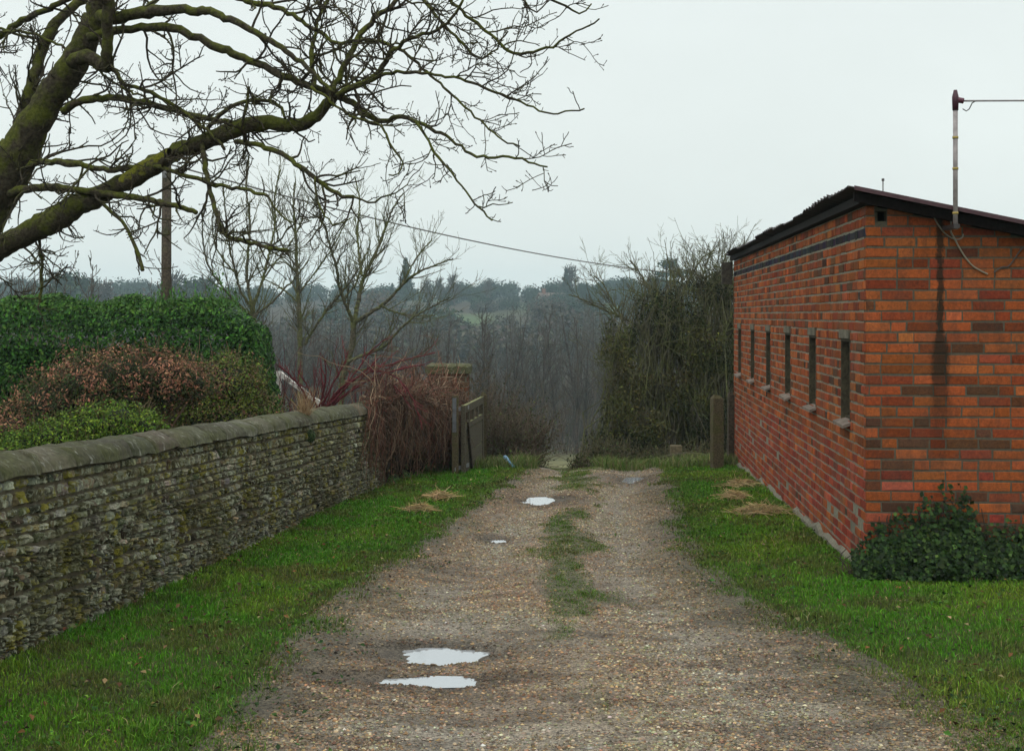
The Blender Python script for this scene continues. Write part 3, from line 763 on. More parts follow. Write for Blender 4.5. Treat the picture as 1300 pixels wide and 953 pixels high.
# ------------------------------------------------------------------ stone wall
UD = np.array((.1124, .9937, 0)); UN = np.array((.9937, -.1124, 0))      # along, outward (to the track)
wall = thing('stone_wall', 'long mossy rubble stone garden wall with rounded coping leading to the pillar', 'wall', (-2.66, 7.3, float(g(-2.66, 7.3))))
W0 = np.array((-2.66, 7.3, 0.)) ; wl = np.array(wall.location)
def wp_(s, z, d): # s along (0 at the foot in view), z up from local ground, d outward
    b_ = W0[None] + np.outer(s, UD) + np.outer(d, UN)
    b_[:, 2] = gbase(b_[:, 0], b_[:, 1]) + z
    return b_ - wl[None]
H = lambda s: .968 - .006 * np.clip(s, 0, 10)
S0, S1 = -4.3, 12.55
ss = np.linspace(S0, S1, 60); mb = MB()
vv = np.concatenate([wp_(ss, np.full(60, -.2), np.full(60, -.018)), wp_(ss, H(ss), np.full(60, -.018)), wp_(ss, H(ss), np.full(60, -.34)), wp_(ss, np.full(60, -.2), np.full(60, -.34))])
k = np.arange(59); qq = np.concatenate([np.stack([k + a * 60, k + 1 + a * 60, k + 1 + (a + 1) % 4 * 60, k + (a + 1) % 4 * 60], 1) for a in range(4)])
mb.add(vv, qq); mb.add(vv[[0, 60, 120, 180]], [(0, 1, 2, 3)]); mb.add(vv[[59, 119, 179, 239]], [(3, 2, 1, 0)])
mb.build('wall_core', M['mortar_stone'], wall)
# stones
tn = 6
gu, gw = np.meshgrid(np.linspace(0, 1, tn), np.linspace(0, 1, tn))
edge_ = np.minimum(np.minimum(gu, 1 - gu), np.minimum(gw, 1 - gw)) * 2
bul = np.clip(edge_ * 3.2, 0, 1) ** .5
SC = [(.10, .094, .062), (.13, .122, .085), (.075, .068, .044), (.16, .155, .118), (.115, .095, .052), (.052, .047, .032), (.19, .19, .15), (.12, .105, .055), (.09, .09, .05)]
mb = MB(); z = -.08
rowk = 0
while z < .98:
    low = z < .55
    hh = rng.uniform(.030, .070) if low else rng.uniform(.045, .095)
    if z + hh > .98: hh = .985 - z
    if hh < .03: break
    s = S0 + rng.random() * .1
    while s < S1:
        L_ = rng.uniform(.03, .12) if low else rng.uniform(.05, .17)
        subs = [(z, z + hh)]
        if low and rng.random() < .25 and L_ < .12: subs = [(z, z + hh * .5), (z + hh * .5, z + hh)]
        for (za, zb) in subs:
            sy = s + gu * (L_ - .012); zz_ = za + .003 + gw * (zb - za - .006)
            sy = sy + rng.normal(0, .0035, gu.shape) + (.5 - gw) * rng.normal(0, .014)
            wav = (.03 if low else .012) * (vnoise(sy * 1.7, np.full(gu.shape, rowk * .37), 3) - .5) * 2 * np.clip(z / .2, .3, 1) * np.clip((.97 - zz_) / .2, 0, 1)
            zz_ = zz_ + wav + rng.normal(0, .003, gu.shape)
            pro = rng.uniform(.0, .022 if low else .009) + (fbm(s * 1.1, z * 3, 5) - .5) * .025
            dd = -.03 + bul * (.03 + pro) + (rng.normal(0, .0045, gu.shape) + (gw - .5) * rng.normal(0, .012)) * bul
            sc_ = (H(sy) / .985)
            pts = wp_(sy.ravel(), (zz_ * sc_).ravel(), dd.ravel())
            i = np.arange(tn - 1)[:, None] * tn + np.arange(tn - 1)[None]
            q = np.stack([i, i + 1, i + tn + 1, i + tn], -1).reshape(-1, 4)
            c = np.array(pick(SC)) * (1.0 if not low else .85)
            mb.add(pts, q, None, jitter(c * 1.15, 1, .48, .07)[0])
        s += L_
    z += hh; rowk += 1
mb.build('stone_face', M['stone'], wall, smooth=False)
# coping stones
s = S0
while s < S1 - .05:
    L_ = min(rng.uniform(.34, .5), S1 - s); na = 11; ns = 6
    sv = np.concatenate([[s + .001], np.linspace(s + .010, s + L_ - .010, ns - 2), [s + L_ - .001]]); th = np.linspace(-.06, np.pi + .06, na)
    off_ = rng.normal(0, .003); rz2 = rng.normal(0, .0025); mb = MB(); vv = []
    for k, s_ in enumerate(sv):
        endr = .90 if k in (0, ns - 1) else 1.0
        d = -.165 + np.cos(th) * .190 * endr + off_; zz_ = H(s_) - .012 + np.maximum(np.sin(th), -.06) ** 1.0 * .112 * endr + rz2
        zz_ = zz_ + rng.normal(0, .005, na) + .012 * (vnoise(np.full(na, s_ * 3), th * 2, 12) - .5); d = d + rng.normal(0, .005, na)
        vv.append(wp_(np.full(na, s_), zz_, d))
    vv = np.concatenate(vv); i = np.arange(ns - 1)[:, None] * na + np.arange(na - 1)[None]
    q = np.stack([i, i + 1, i + na + 1, i + na], -1).reshape(-1, 4)
    bot = np.array([(k * na, k * na + na - 1, (k + 1) * na + na - 1, (k + 1) * na) for k in range(ns - 1)])
    tr = [(0, a, a + 1) for a in range(1, na - 1)] + [((ns - 1) * na, (ns - 1) * na + a + 1, (ns - 1) * na + a) for a in range(1, na - 1)]
    mb.add(vv, np.concatenate([q, bot]), tr, jitter((.100, .096, .062), 1, .25, .05)[0]); mb.build('coping_stone', M['coping'], wall, smooth=True)
    s += L_

# ------------------------------------------------------------------ brick pillar with stone cap
pb = np.array((-.93, 20.8, 0)); pb[2] = float(gbase(pb[0], pb[1]))
pil = thing('brick_pillar', 'squat square brick gate pillar with a mossy overhanging stone cap', 'pillar', tuple(pb))
ph = (HY - 474) / F * 20.55 - pb[2]
w = MB(); hw = .285
def pcol(u, z, h): return (pick(C_DK) if rng.random() < .35 else tuple(x * f_ for x, f_ in zip(pick(C_OR), (.42, .75, 1.2)))), 0
for (o_, eu, en) in (((-hw, -hw, 0), ex, -ey), ((hw, -hw, 0), ey, ex), ((hw, hw, 0), -ex, ey), ((-hw, hw, 0), -ey, -ex)):
    brick_face(w, np.array(o_), eu, en, 2 * hw, -.3, int((ph + .3) / .075) + 1, pcol, (), lambda u: ph - .002, .3)
w.build('brickwork', M['brick_pillar'], pil)
mm = MB(); mm.box(-hw, hw, -hw, hw, -.4, ph - .01); mm.build('mortar_core', M['mortar'], pil)
cp = MB(); e_ = .33; nn = 14
gx, gyv = np.meshgrid(np.linspace(-e_, e_, nn), np.linspace(-e_, e_, nn))
ed_ = np.minimum(e_ - np.abs(gx), e_ - np.abs(gyv))
zt2 = ph + .105 + np.clip(ed_, 0, .05) * .5 + rng.normal(0, .006, gx.shape)
vtop = np.stack([gx + rng.normal(0, .004, gx.shape), gyv, zt2], -1).reshape(-1, 3); vb = vtop.copy(); vb[:, 2] = ph
i = np.arange(nn - 1)[:, None] * nn + np.arange(nn - 1)[None]; q = np.stack([i, i + 1, i + nn + 1, i + nn], -1).reshape(-1, 4); N_ = nn * nn
sd = []
for a in range(nn - 1): sd += [(a, a + N_, a + 1 + N_, a + 1), (N_ - nn + a, N_ - nn + a + 1, 2 * N_ - nn + a + 1, 2 * N_ - nn + a), (a * nn, (a + 1) * nn, (a + 1) * nn + N_, a * nn + N_), (a * nn + nn - 1, a * nn + nn - 1 + N_, (a + 1) * nn + nn - 1 + N_, (a + 1) * nn + nn - 1)]
cp.add(np.concatenate([vtop, vb]), np.concatenate([q, q[:, ::-1] + N_, np.array(sd)]), None, (.085, .085, .045)); cp.build('cap_stone', M['coping'], pil)

# ------------------------------------------------------------------ gate, posts
def box_between(mb, a, b_, w_, t_, col, up=(0, 0, 1)):
    """plank from a to b, w_ tall (along up), t_ thick"""
    a = np.array(a, float); b_ = np.array(b_, float); d = b_ - a; d /= np.linalg.norm(d)
    up = np.array(up, float); n_ = np.cross(d, up); n_ /= np.linalg.norm(n_); u_ = np.cross(n_, d)
    v = []
    for p_ in (a, b_):
        for (su, sn) in ((-1, -1), (1, -1), (1, 1), (-1, 1)): v.append(p_ + u_ * su * w_ / 2 + n_ * sn * t_ / 2)
    mb.add(v, [(0, 1, 2, 3), (7, 6, 5, 4), (0, 4, 5, 1), (1, 5, 6, 2), (2, 6, 7, 3), (3, 7, 4, 0)], None, col)
def post(name, px, py, d, wd, ytop, label, lean=0.0, pointed=True, mat='post_wood'):
    x = (px - CX) / F * d; z0 = float(gbase(x, d)); zt2 = (HY - ytop) / F * d
    mb = MB(); w_ = wd / 2; hh = zt2 - z0
    v = [(-w_, -w_, -.3), (w_, -w_, -.3), (w_, w_, -.3), (-w_, w_, -.3)]
    for f_ in (.3, .6, 1.0):
        zz_ = hh * f_ - (.05 if f_ == 1 and pointed else 0)
        v += [(a * w_ * (1 - .04 * f_) + lean * f_ + rng.normal(0, .003), b_ * w_ * (1 - .04 * f_) + rng.normal(0, .003), zz_) for a, b_ in ((-1, -1), (1, -1), (1, 1), (-1, 1))]
    q = [(k * 4 + a, k * 4 + (a + 1) % 4, (k + 1) * 4 + (a + 1) % 4, (k + 1) * 4 + a) for k in range(3) for a in range(4)]
    if pointed:
        v += [(-w_ * .5 + lean, -w_ * .4, hh), (w_ * .35 + lean, -w_ * .4, hh - .008), (w_ * .35 + lean, w_ * .4, hh - .008), (-w_ * .5 + lean, w_ * .4, hh)]
        q += [(12 + a, 12 + (a + 1) % 4, 16 + (a + 1) % 4, 16 + a) for a in range(4)] + [(16, 17, 18, 19)]
    else: q += [(12, 13, 14, 15)]
    mb.add(v, q)
    o = mb.build(name, M[mat]); o.location = (x, d, z0); o.rotation_euler = (0, 0, .15)
    return tag(o, label, 'post')
post('wooden_post', 910, 595, 19.4, .15, 501, 'thick square weathered wooden post standing beside the far corner of the shed')
post('wooden_post', 928, 590, 20.3, .09, 497, 'thin dark post half hidden behind the thick square post by the shed', mat='pole_wood')
# hinge post and leaf
d0 = 18.6
gp = P(578, 597, d0); gp[2] = float(gbase(gp[0], gp[1]))
gate = thing('wooden_gate', 'old mossy boarded wooden gate standing open beside the pillar', 'gate', tuple(gp))
hp = P(588, 517, 18.75); fe = P(612, 505, 20.9)
Lg = np.array((fe[0] - hp[0], fe[1] - hp[1], 0)); Lg_n = Lg / np.linalg.norm(Lg); LL = float(np.linalg.norm(Lg))
ztop = float(hp[2]); org = np.array((hp[0], hp[1], 0)) - np.array((gp[0], gp[1], 0)); zb_ = gp[2]
def gpt(s, z, n=0.0): return org + Lg_n * s + np.array((-Lg_n[1], Lg_n[0], 0)) * n + np.array((0, 0, z - zb_))
gl = (ztop + 2.08)  # leaf height above its local ground
mbp = MB(); box_between(mbp, (0, 0, -.2), (0, 0, (HY - 502) / F * d0 - zb_), .085, .085, (.2, .2, .2), (1, 0, 0)); mbp.build('hanging_post', M['post_wood'], gate)
bot = ztop - .98
g1 = MB(); box_between(g1, gpt(0, ztop - .03), gpt(LL, ztop - .03), .10, .05, (.2, .2, .2)); g1.build('top_rail', M['gate_wood'], gate)
for s_ in (.03, LL - .03): g2 = MB(); box_between(g2, gpt(s_, bot - .02), gpt(s_, ztop + .025), .08, .055, (.2, .2, .2), Lg_n); g2.build('stile', M['gate_wood'], gate)
for k in range(3):
    s_ = LL * (.27 + .23 * k); gs = MB(); box_between(gs, gpt(s_, ztop - .28), gpt(s_, ztop - .08), .09, .03, (.2, .2, .2), Lg_n); gs.build('upright', M['gate_wood'], gate)
g3 = MB(); box_between(g3, gpt(.07, ztop - .27, .002), gpt(LL - .07, ztop - .27, .002), .07, .045, (.2, .2, .2)); g3.build('middle_rail', M['gate_wood'], gate)
for k in range(4):
    z_ = ztop - .395 - k * .165; gb = MB(); box_between(gb, gpt(.07, z_ + rng.normal(0, .006)), gpt(LL - .07, z_ + rng.normal(0, .006)), .155, .022, (.2, .2, .2)); gb.build('board', M['gate_wood'], gate)
g4 = MB(); box_between(g4, gpt(.25, ztop - .2, -.03), gpt(.75, bot + .03, -.03), .06, .03, (.2, .2, .2), (0, 0, 1)); g4.build('brace', M['pole_wood'], gate)
for z_ in (ztop - .02, ztop - .8): hgm = MB(); box_between(hgm, np.array((0, -.05, z_ - zb_)), gpt(.35, z_, -.03), .05, .012, (.18, .19, .2)); hgm.build('hinge', M['metal'], gate)
gplt = MB(); box_between(gplt, (-.01, -.052, .55), (-.01, -.052, 1.0), .05, .012, (.09, .10, .11), (1, 0, 0)); gplt.build('metal_plate', M['metal'], gate)
post('wooden_post', 614, 592, 21.1, .085, 497, 'slim mossy post at the free end of the open gate', mat='post_wood')
# blue tube in the grass
bt = MB(); a_ = P(641, 580, 20.2); b2 = P(652, 589, 19.7)
a_[2] = max(a_[2], gbase(a_[0], a_[1]) + .12); b2[2] = gbase(b2[0], b2[1]) + .03
bt.tubes([(np.array([a_, a_ * .5 + b2 * .5, b2]), np.array([.03, .027, .02]))], 8, (.10, .27, .45), True)
tag(bt.build('plastic_tube', M['plastic'], smooth=True, loc=b2), 'short bright blue plastic tube lying at the edge of the track by the gate', 'tube')
# mossy log on the crest
lg = MB(); yy_ = 22.0
pts = np.array([P(px_, 580 + dy, yy_) for px_, dy in ((838, 2), (852, 0), (870, -2), (890, -1), (903, 1))]); 
for p_ in pts: p_[2] = max(p_[2], float(gbase(p_[0], p_[1])) + .11)
lg.tubes([(pts, np.array([.03, .05, .06, .055, .035]))], 9, (.06, .06, .03), True)
tag(lg.build('fallen_log', M['twig_bark'], smooth=True, loc=pts[2]), 'dark mossy log lying under the overgrown bushes at the crest', 'log')
sb = MB(); q_ = P(858, 570, 22.4); sb.box(-.09, .09, -.08, .08, -.35, .06, (.12, .10, .06)); so = sb.build('wooden_block', M['wood_plain'], loc=(0, 0, 0)); so.location = tuple(q_); tag(so, 'squared brown timber block standing behind the mossy log', 'timber block')
# telegraph pole and its wire
tp = P(211, 375, 24.0); tz = float(gbase(tp[0], tp[1]))
tele = thing('telegraph_pole', 'plain weathered wooden telegraph pole rising behind the hedge', 'telegraph pole', (tp[0], tp[1], tz))
zt3 = (HY - 200) / F * 24 - tz
t_ = MB(); t_.tubes([(np.array([(0, 0, -.3), (0, 0, zt3 * .5), (.01, 0, zt3)]), np.array([.10, .09, .078]))], 12, (.2, .2, .2), True); t_.build('pole', M['pole_wood'], tele, smooth=True)
t_ = MB(); box_between(t_, (0, -.09, zt3 - .35), (0, -.12, zt3 - .25), .06, .05, (.2, .2, .2)); t_.tubes([(np.array([(0, -.12, zt3 - .28), (0, -.12, zt3 - .16)]), np.array([.03, .025]))], 8, (.2, .2, .2), True); t_.build('insulator', M['metal'], tele)
wa = np.array((tp[0], tp[1], tz + zt3 - .1)); wb = P(862, 347, 44)
mid = P(530, 288, 31.0)
tt = np.linspace(0, 1, 40)
pts = []
cA = wa; cC = wb
for t in tt:
    p_ = cA * (1 - t) + cC * t; pts.append(p_ - np.array((0, 0, 4 * .28 * t * (1 - t))))
t_ = MB(); t_.tubes([(np.array(pts), np.full(40, .016))], 5, (.12, .12, .12)); tag(t_.build('telephone_wire', M['plastic'], loc=tuple(wa)), 'long grey overhead wire crossing the sky from the telegraph pole to the trees', 'wire')
# ------------------------------------------------------------------ branch engine
def unit(v): return v / (np.linalg.norm(v, axis=-1, keepdims=True) + 1e-9)
def grow(P0, D0, L, r0, r1, K, wander=.15, trop=(0, 0, .1)):
    N = len(P0); d = unit(D0.copy()); p = P0.copy(); pts = [p.copy()]
    st = (np.broadcast_to(L, (N,)) / (K - 1))[:, None]
    tr = np.array(trop)
    for k in range(K - 1):
        d = unit(d + rng.normal(0, wander, (N, 3)) + tr)
        p = p + d * st; pts.append(p.copy())
    t = np.linspace(0, 1, K)[None]
    rad = np.broadcast_to(r0, (N,))[:, None] * (1 - t) + np.broadcast_to(r1, (N,))[:, None] * t
    return np.stack(pts, 1), rad
def kids(pts, rad, n_per, t0=.1, t1=1.0, ang=(35, 70), lat=(0, 0, 0)):
    """positions, directions, parent radius and parent index of side shoots"""
    N, K, _ = pts.shape
    n = rng.poisson(np.broadcast_to(n_per, (N,))); idx = np.repeat(np.arange(N), n); m = len(idx)
    t = t0 + (t1 - t0) * rng.random(m); f = t * (K - 1); i = np.minimum(f.astype(int), K - 2); fr = (f - i)[:, None]
    a, b = pts[idx, i], pts[idx, i + 1]
    pos = a * (1 - fr) + b * fr; r_ = rad[idx, i] * (1 - fr[:, 0]) + rad[idx, i + 1] * fr[:, 0]
    tan = unit(b - a); q = rng.normal(size=(m, 3)) + np.array(lat); q -= tan * (q * tan).sum(1, keepdims=True); q = unit(q)
    th = np.radians(rng.uniform(ang[0], ang[1], m))[:, None]
    return pos, unit(tan * np.cos(th) + q * np.sin(th)), r_, idx, t
def put(mb, pts, rad, sides, col=(.5, .5, .5)):
    mb.tubes(list(zip(pts, rad)), sides, col)
def smooth_line(a, it=2):
    a = np.asarray(a, float)
    for _ in range(it):
        p, q = a[:-1] * .75 + a[1:] * .25, a[:-1] * .25 + a[1:] * .75
        a = np.concatenate([a[:1], np.stack([p, q], 1).reshape(-1, a.shape[1])[1:-1], a[-1:]])
    return a
def resample(a, K):
    d = np.concatenate([[0], np.cumsum(np.linalg.norm(np.diff(a[:, :3], axis=0), axis=1))])
    t = np.linspace(0, d[-1], K); return np.stack([np.interp(t, d, a[:, k]) for k in range(a.shape[1])], 1), d[-1]
def limb(spec, d, wpx0, wpx1, knob=.0, wiggle=.003):
    """spec: photo pixels of a limb's bends; d: distance or (start, end); widths in pixels"""
    d0, d1 = (d, d) if np.isscalar(d) else d
    n = len(spec); tt = np.linspace(0, 1, n)
    ws = (lambda t: wpx0 + (wpx1 - wpx0) * t) if np.isscalar(wpx0) else (lambda t: float(np.interp(t, tt, wpx0)))
    a = np.array([[*P(px, py, d0 + (d1 - d0) * t), ws(t) / 2 / F * (d0 + (d1 - d0) * t)] for (px, py), t in zip(spec, tt)])
    a = smooth_line(a, 2); Ln = np.linalg.norm(np.diff(a[:, :3], axis=0), axis=1).sum()
    K = max(6, int(Ln / .035)); a, Ln = resample(a, K)
    a[1:-1, :3] += rng.normal(0, wiggle, (K - 2, 3))
    nz = np.interp(np.arange(K), np.arange(0, K + 4, 3.5), rng.normal(0, 1, len(np.arange(0, K + 4, 3.5))))
    a[:, 3] *= 1 + nz * (.045 + knob)
    return a, Ln

# ------------------------------------------------------------------ big overhanging tree, foreground left
D = 8.4
tb = P(-215, 785, 8.9); tb[2] = float(gbase(tb[0], tb[1]))
oak = thing('bare_tree', 'large leafless mossy tree reaching its crooked branches over the garden wall', 'tree', tuple(tb))
LIMBS = [  # pixels, depth, start width, end width
    ('trunk', [(-215, 800), (-205, 640), (-150, 480), (-90, 365), (-45, 305), (0, 238), (22, 196), (44, 157), (72, 112), (98, 76), (116, 38), (126, 0), (140, -50), (150, -110)], (8.9, 8.2), [118, 104, 88, 76, 68, 60, 49, 41, 38, 34, 30, 25, 22, 18], 20),
    ('branch', [(-150, 470), (-100, 395), (-40, 335), (0, 315), (31, 297), (63, 283), (94, 263), (126, 248), (157, 232), (189, 213), (220, 195), (267, 176), (299, 163), (334, 154), (378, 163), (400, 148), (412, 136), (424, 122)], (8.7, 7.7), [44, 38, 33, 29, 29, 31, 28, 24, 22, 22, 21, 21, 22, 19, 17, 15, 14, 13], 13),
    ('branch', [(8, 215), (25, 157), (41, 104), (55, 54), (72, 25), (104, 0), (130, -25)], (8.6, 8.9), 17, 11),
    ('branch', [(92, 80), (104, 71), (116, 71), (128, 82), (137, 88), (136, 70), (135, 47), (138, 0), (140, -30)], (8.3, 7.9), 19, 13),
    ('branch', [(126, 20), (142, 25), (176, 16), (220, 11), (258, 14), (274, 17), (315, 36), (362, 63), (400, 94), (424, 118)], (8.2, 7.6), 18, 4),
    ('branch', [(112, 48), (142, 40), (176, 35), (220, 34), (267, 57), (315, 76), (362, 98), (400, 112), (443, 126), (470, 148), (483, 156), (500, 150), (515, 147), (537, 160), (575, 177), (600, 201), (648, 199), (695, 212)], (8.2, 7.3), 13, 2.2),
    ('branch', [(528, 155), (540, 172), (547, 189), (565, 210), (585, 233), (607, 264), (625, 280)], (7.5, 7.2), 4.2, 2),
    ('branch', [(606, 262), (625, 262), (651, 257)], 7.2, 2.2, 1.4),
    ('branch', [(424, 122), (427, 104), (443, 72), (456, 47), (474, 25), (495, 10), (512, -8)], (7.7, 7.9), 9, 6),
    ('branch', [(424, 124), (443, 113), (474, 101), (488, 80), (496, 66), (522, 47), (556, 39), (575, 25), (588, 0)], (7.7, 7.4), 9, 3),
    ('branch', [(470, 103), (484, 95), (500, 91), (531, 91), (560, 97), (581, 98), (619, 112), (663, 132), (698, 146), (722, 141), (742, 138)], (7.6, 7.2), 5.5, 2),
    ('branch', [(290, -8), (315, 3), (355, 10), (380, 25), (410, 45), (427, 57), (459, 50), (500, 57), (537, 85), (569, 116), (600, 145), (632, 176), (660, 186)], (8.1, 7.3), 7, 2),
    ('branch', [(528, -10), (545, 10), (569, 38), (590, 58), (607, 79), (630, 62), (645, 40)], (7.9, 7.6), 5, 2),
    ('branch', [(565, -8), (590, 18), (616, 38), (640, 62), (654, 71), (695, 63), (720, 47), (740, 36), (761, 24)], (7.8, 7.5), 5.5, 2),
    ('branch', [(650, -8), (670, 5), (682, 19), (690, 8), (700, -6)], 7.6, 3, 2),
    ('branch', [(690, -6), (710, 6), (726, 13), (740, 20), (751, 5)], 7.6, 3.4, 1.8),
    ('branch', [(80, 142), (95, 131), (110, 126), (142, 123), (189, 131), (236, 145), (283, 154), (306, 158)], (8.4, 8.0), 10, 6),
    ('branch', [(36, 212), (47, 205), (94, 208), (142, 217), (189, 208), (227, 219), (267, 233), (315, 242), (340, 249)], (8.5, 7.6), 9, 4),
    ('branch', [(8, 250), (19, 242), (63, 236), (126, 245), (189, 252), (220, 261), (249, 270)], (8.6, 7.8), 12, 6),
    ('branch', [(299, 180), (322, 183), (346, 188), (378, 208), (399, 224), (427, 248), (449, 250)], (7.9, 7.5), 7, 5),
    ('branch', [(449, 250), (474, 260), (484, 250), (500, 247), (518, 234)], (7.5, 7.4), 3, 1.8),
    ('branch', [(142, 84), (148, 92), (154, 107), (201, 120), (233, 142), (270, 170), (285, 190)], (8.3, 7.9), 6, 4),
    ('branch', [(262, 165), (283, 140), (315, 127), (346, 126), (358, 140), (362, 150)], (8.0, 7.8), 5, 4),
    ('branch', [(124, 252), (140, 268), (162, 288), (172, 315), (181, 343)], (8.2, 7.9), 5, 4.5),
    ('branch', [(50, 290), (51, 309), (53, 345), (51, 384)], (8.5, 8.4), 5, 4),
    ('branch', [(52, 366), (62, 358), (80, 342), (86, 336)], (8.4, 8.2), 2.6, 1.6),
    ('branch', [(255, 182), (262, 220), (272, 262), (282, 300), (310, 306), (345, 316), (366, 318)], (8.0, 7.4), 7, 4),
    ('branch', [(-60, 120), (-20, 60), (20, 30), (60, 12), (104, -10)], (9.0, 8.6), 9, 7),
    ('branch', [(176, 16), (200, -2), (230, -20)], (8.2, 8.6), 7, 5),
    ('branch', [(316, 110), (313, 140), (308, 156)], 7.9, 4, 4),
    ('branch', [(400, 112), (395, 60), (405, 20), (420, -8)], (7.7, 8.2), 6, 5),
    ('branch', [(340, 249), (352, 270), (372, 286), (395, 280)], (7.6, 7.4), 3, 1.5),
    ('branch', [(400, 225), (402, 250), (412, 278), (430, 286), (447, 276)], (7.6, 7.3), 3, 1.5),
    ('branch', [(395, 110), (420, 128), (446, 150), (484, 156), (490, 170), (503, 195), (515, 210), (500, 225), (494, 222)], (7.6, 7.3), 4, 2),
    ('branch', [(0, 40), (40, 40), (90, 66), (120, 85), (150, 110), (185, 125)], (8.7, 8.0), 4, 2.5),
    ('branch', [(-20, 30), (10, 41), (50, 50)], 8.8, 5, 3),
]
allp = []; tb_ = np.array(oak.location)
for (nm, spec, d, w0_, w1_) in LIMBS:
    wl_ = w0_; w0_ = w0_ if np.isscalar(w0_) else w0_[0]
    a, Ln = limb(spec, d, wl_, w1_, .0 if w0_ > 30 else (.03 if w0_ > 8 else .05), .0045 if w0_ > 8 else .004)
    if nm == 'trunk': a[:6, 3] *= np.linspace(1.35, 1, 6)
    mb = MB(); mb.tubes([(a[:, :3] - tb_, a[:, 3])], 12 if w0_ > 14 else (8 if w0_ > 6 else 6), (.1, .1, .1), True)
    mb.build(nm, M['bark'], oak, smooth=True)
    allp.append((a, Ln, w0_))
tw = MB(); tw2 = MB()
def shoots(pts, rad, dens, L, ang, K, wander, trop, rr=(.55, .25), t0=.05, t1=1.0, lmin=.3, rmax=.006):
    ln = np.linalg.norm(np.diff(pts, axis=1), axis=2).sum(1)
    pos, d, r_, idx, t = kids(pts, rad, dens * ln, t0, t1, ang)
    l_ = L * (lmin + (1 - lmin) * rng.random(len(pos)) ** 1.6 * 1.3) * (1.15 - .5 * t)
    r0 = np.minimum(r_ * rr[0], rmax); r1 = np.maximum(r0 * rr[1], .0009)
    return grow(pos, d, l_, r0, r1, K, wander, trop)
for (a, Ln, w) in allp:
    pts, rad = a[None, :, :3] - tb_, a[None, :, 3]
    big = w > 30
    vis0 = .45 if w > 90 else (.12 if w > 30 else .02)
    dn = 6.5 if w > 10 else 12.5
    lv1, r1 = shoots(pts, rad, dn, .52 if w > 5 else .28, (35, 80), 9, .23, (0, 0, .03), (.55, .42), vis0, 1, .3, .0078); r1 = np.maximum(r1, .0026)
    lv2, r2 = shoots(lv1, r1, 10, .22, (30, 70), 6, .17, (0, 0, .08), (.8, .6), .1, 1, .3); r2 = np.maximum(r2, .0021)
    lv3, r3 = shoots(lv2, r2, 11, .075, (30, 70), 4, .13, (0, 0, .14), (.8, .7), .15, 1, .3); r3 = np.maximum(r3, .0017)
    put(tw, lv1, r1, 5); put(tw, lv2, r2, 4); put(tw, lv3, r3, 3)
    # little bud spurs and knuckles
    for ptsx, rx, dnx in ((lv1, r1, 16), (lv2, r2, 18), (pts, rad * 0 + .004, 10 if w < 12 else 5)):
        ln = np.linalg.norm(np.diff(ptsx, axis=1), axis=2).sum(1)
        pos, d_, r_, idx, t = kids(ptsx, rx, dnx * ln, vis0 if ptsx is pts else 0, 1, (40, 80))
        sp, sr = grow(pos, d_, .012 + .028 * rng.random(len(pos)), np.full(len(pos), .0022), np.full(len(pos), .0016), 3, .2, (0, 0, .3))
        put(tw, sp, sr, 3)
    # swollen tips
    e = lv3[:, -1]; dd = unit(lv3[:, -1] - lv3[:, -2])
    put(tw, np.stack([e - dd * .002, e + dd * .005, e + dd * .011], 1), np.tile([[.0017, .0034, .0008]], (len(e), 1)), 4)
a, Ln = limb([(158, 234), (168, 227), (189, 214), (205, 204), (218, 197)], (8.13, 8.04), [19, 23, 24, 22, 18], 18); mm_ = MB(); mm_.tubes([(a[:, :3] - tb_, a[:, 3])], 14); mm_.build('moss_patch', M['moss'], oak, smooth=True)
tw.build('twigs', M['twig_bark'], oak)

# ------------------------------------------------------------------ middle distance bare trees, hand laid limbs
def traced_tree(label, limbs, base_px, d, tw_len, dens, col='bark_young', group=None, name='bare_tree', rmin=.0028, lv3on=True, up=.10):
    b_ = P(base_px[0], base_px[1], d); b_[2] = float(gbase(b_[0], b_[1]))
    root = thing(name, label, 'tree', tuple(b_), 0, group)
    mt = MB(); mc = MB(); L_ = []
    for k, (spec, dd, w0_, w1_) in enumerate(limbs):
        dd = (d + dd[0], d + dd[1])
        if k == 0: spec = [(base_px[0], HY - b_[2] / d * F + 4)] + spec
        a, Ln = limb(spec, dd, w0_, w1_, .0, .006)
        a[:, 3] *= .82; (mt if k == 0 else mc).tubes([(a[:, :3] - b_, a[:, 3])], 8 if w0_ > 5 else 5)
        L_.append((a, w0_))
    mt.build('trunk', M[col], root, smooth=True)
    for k, (a, w) in enumerate(L_):
        pts, rad = a[None, :, :3] - b_, a[None, :, 3]
        lv1, r1 = shoots(pts, rad, dens[0] * 1.9, tw_len * 1.1, (22, 50), 8, .12, (0, 0, up), (.5, .35), .45 if k == 0 else .1, 1, .35, .012)
        r1 = np.maximum(r1, rmin)
        lv2, r2 = shoots(lv1, r1, dens[1] * 1.35, tw_len * .5, (20, 50), 6, .11, (0, 0, up), (.65, .6), .1, 1, .35); r2 = np.maximum(r2, rmin)
        put(mc, lv1, r1, 4); put(mc, lv2, r2, 3)
        if lv3on:
            lv3, r3 = shoots(lv2, r2, dens[2] * 1.5, tw_len * .24, (20, 50), 4, .11, (0, 0, up), (.8, .8), .1, 1, .35); put(mc, lv3, np.maximum(r3, rmin * .8), 3)
    mc.build('crown', M[col], root)
    return root
GM = 'young bare trees in the field behind the garden'
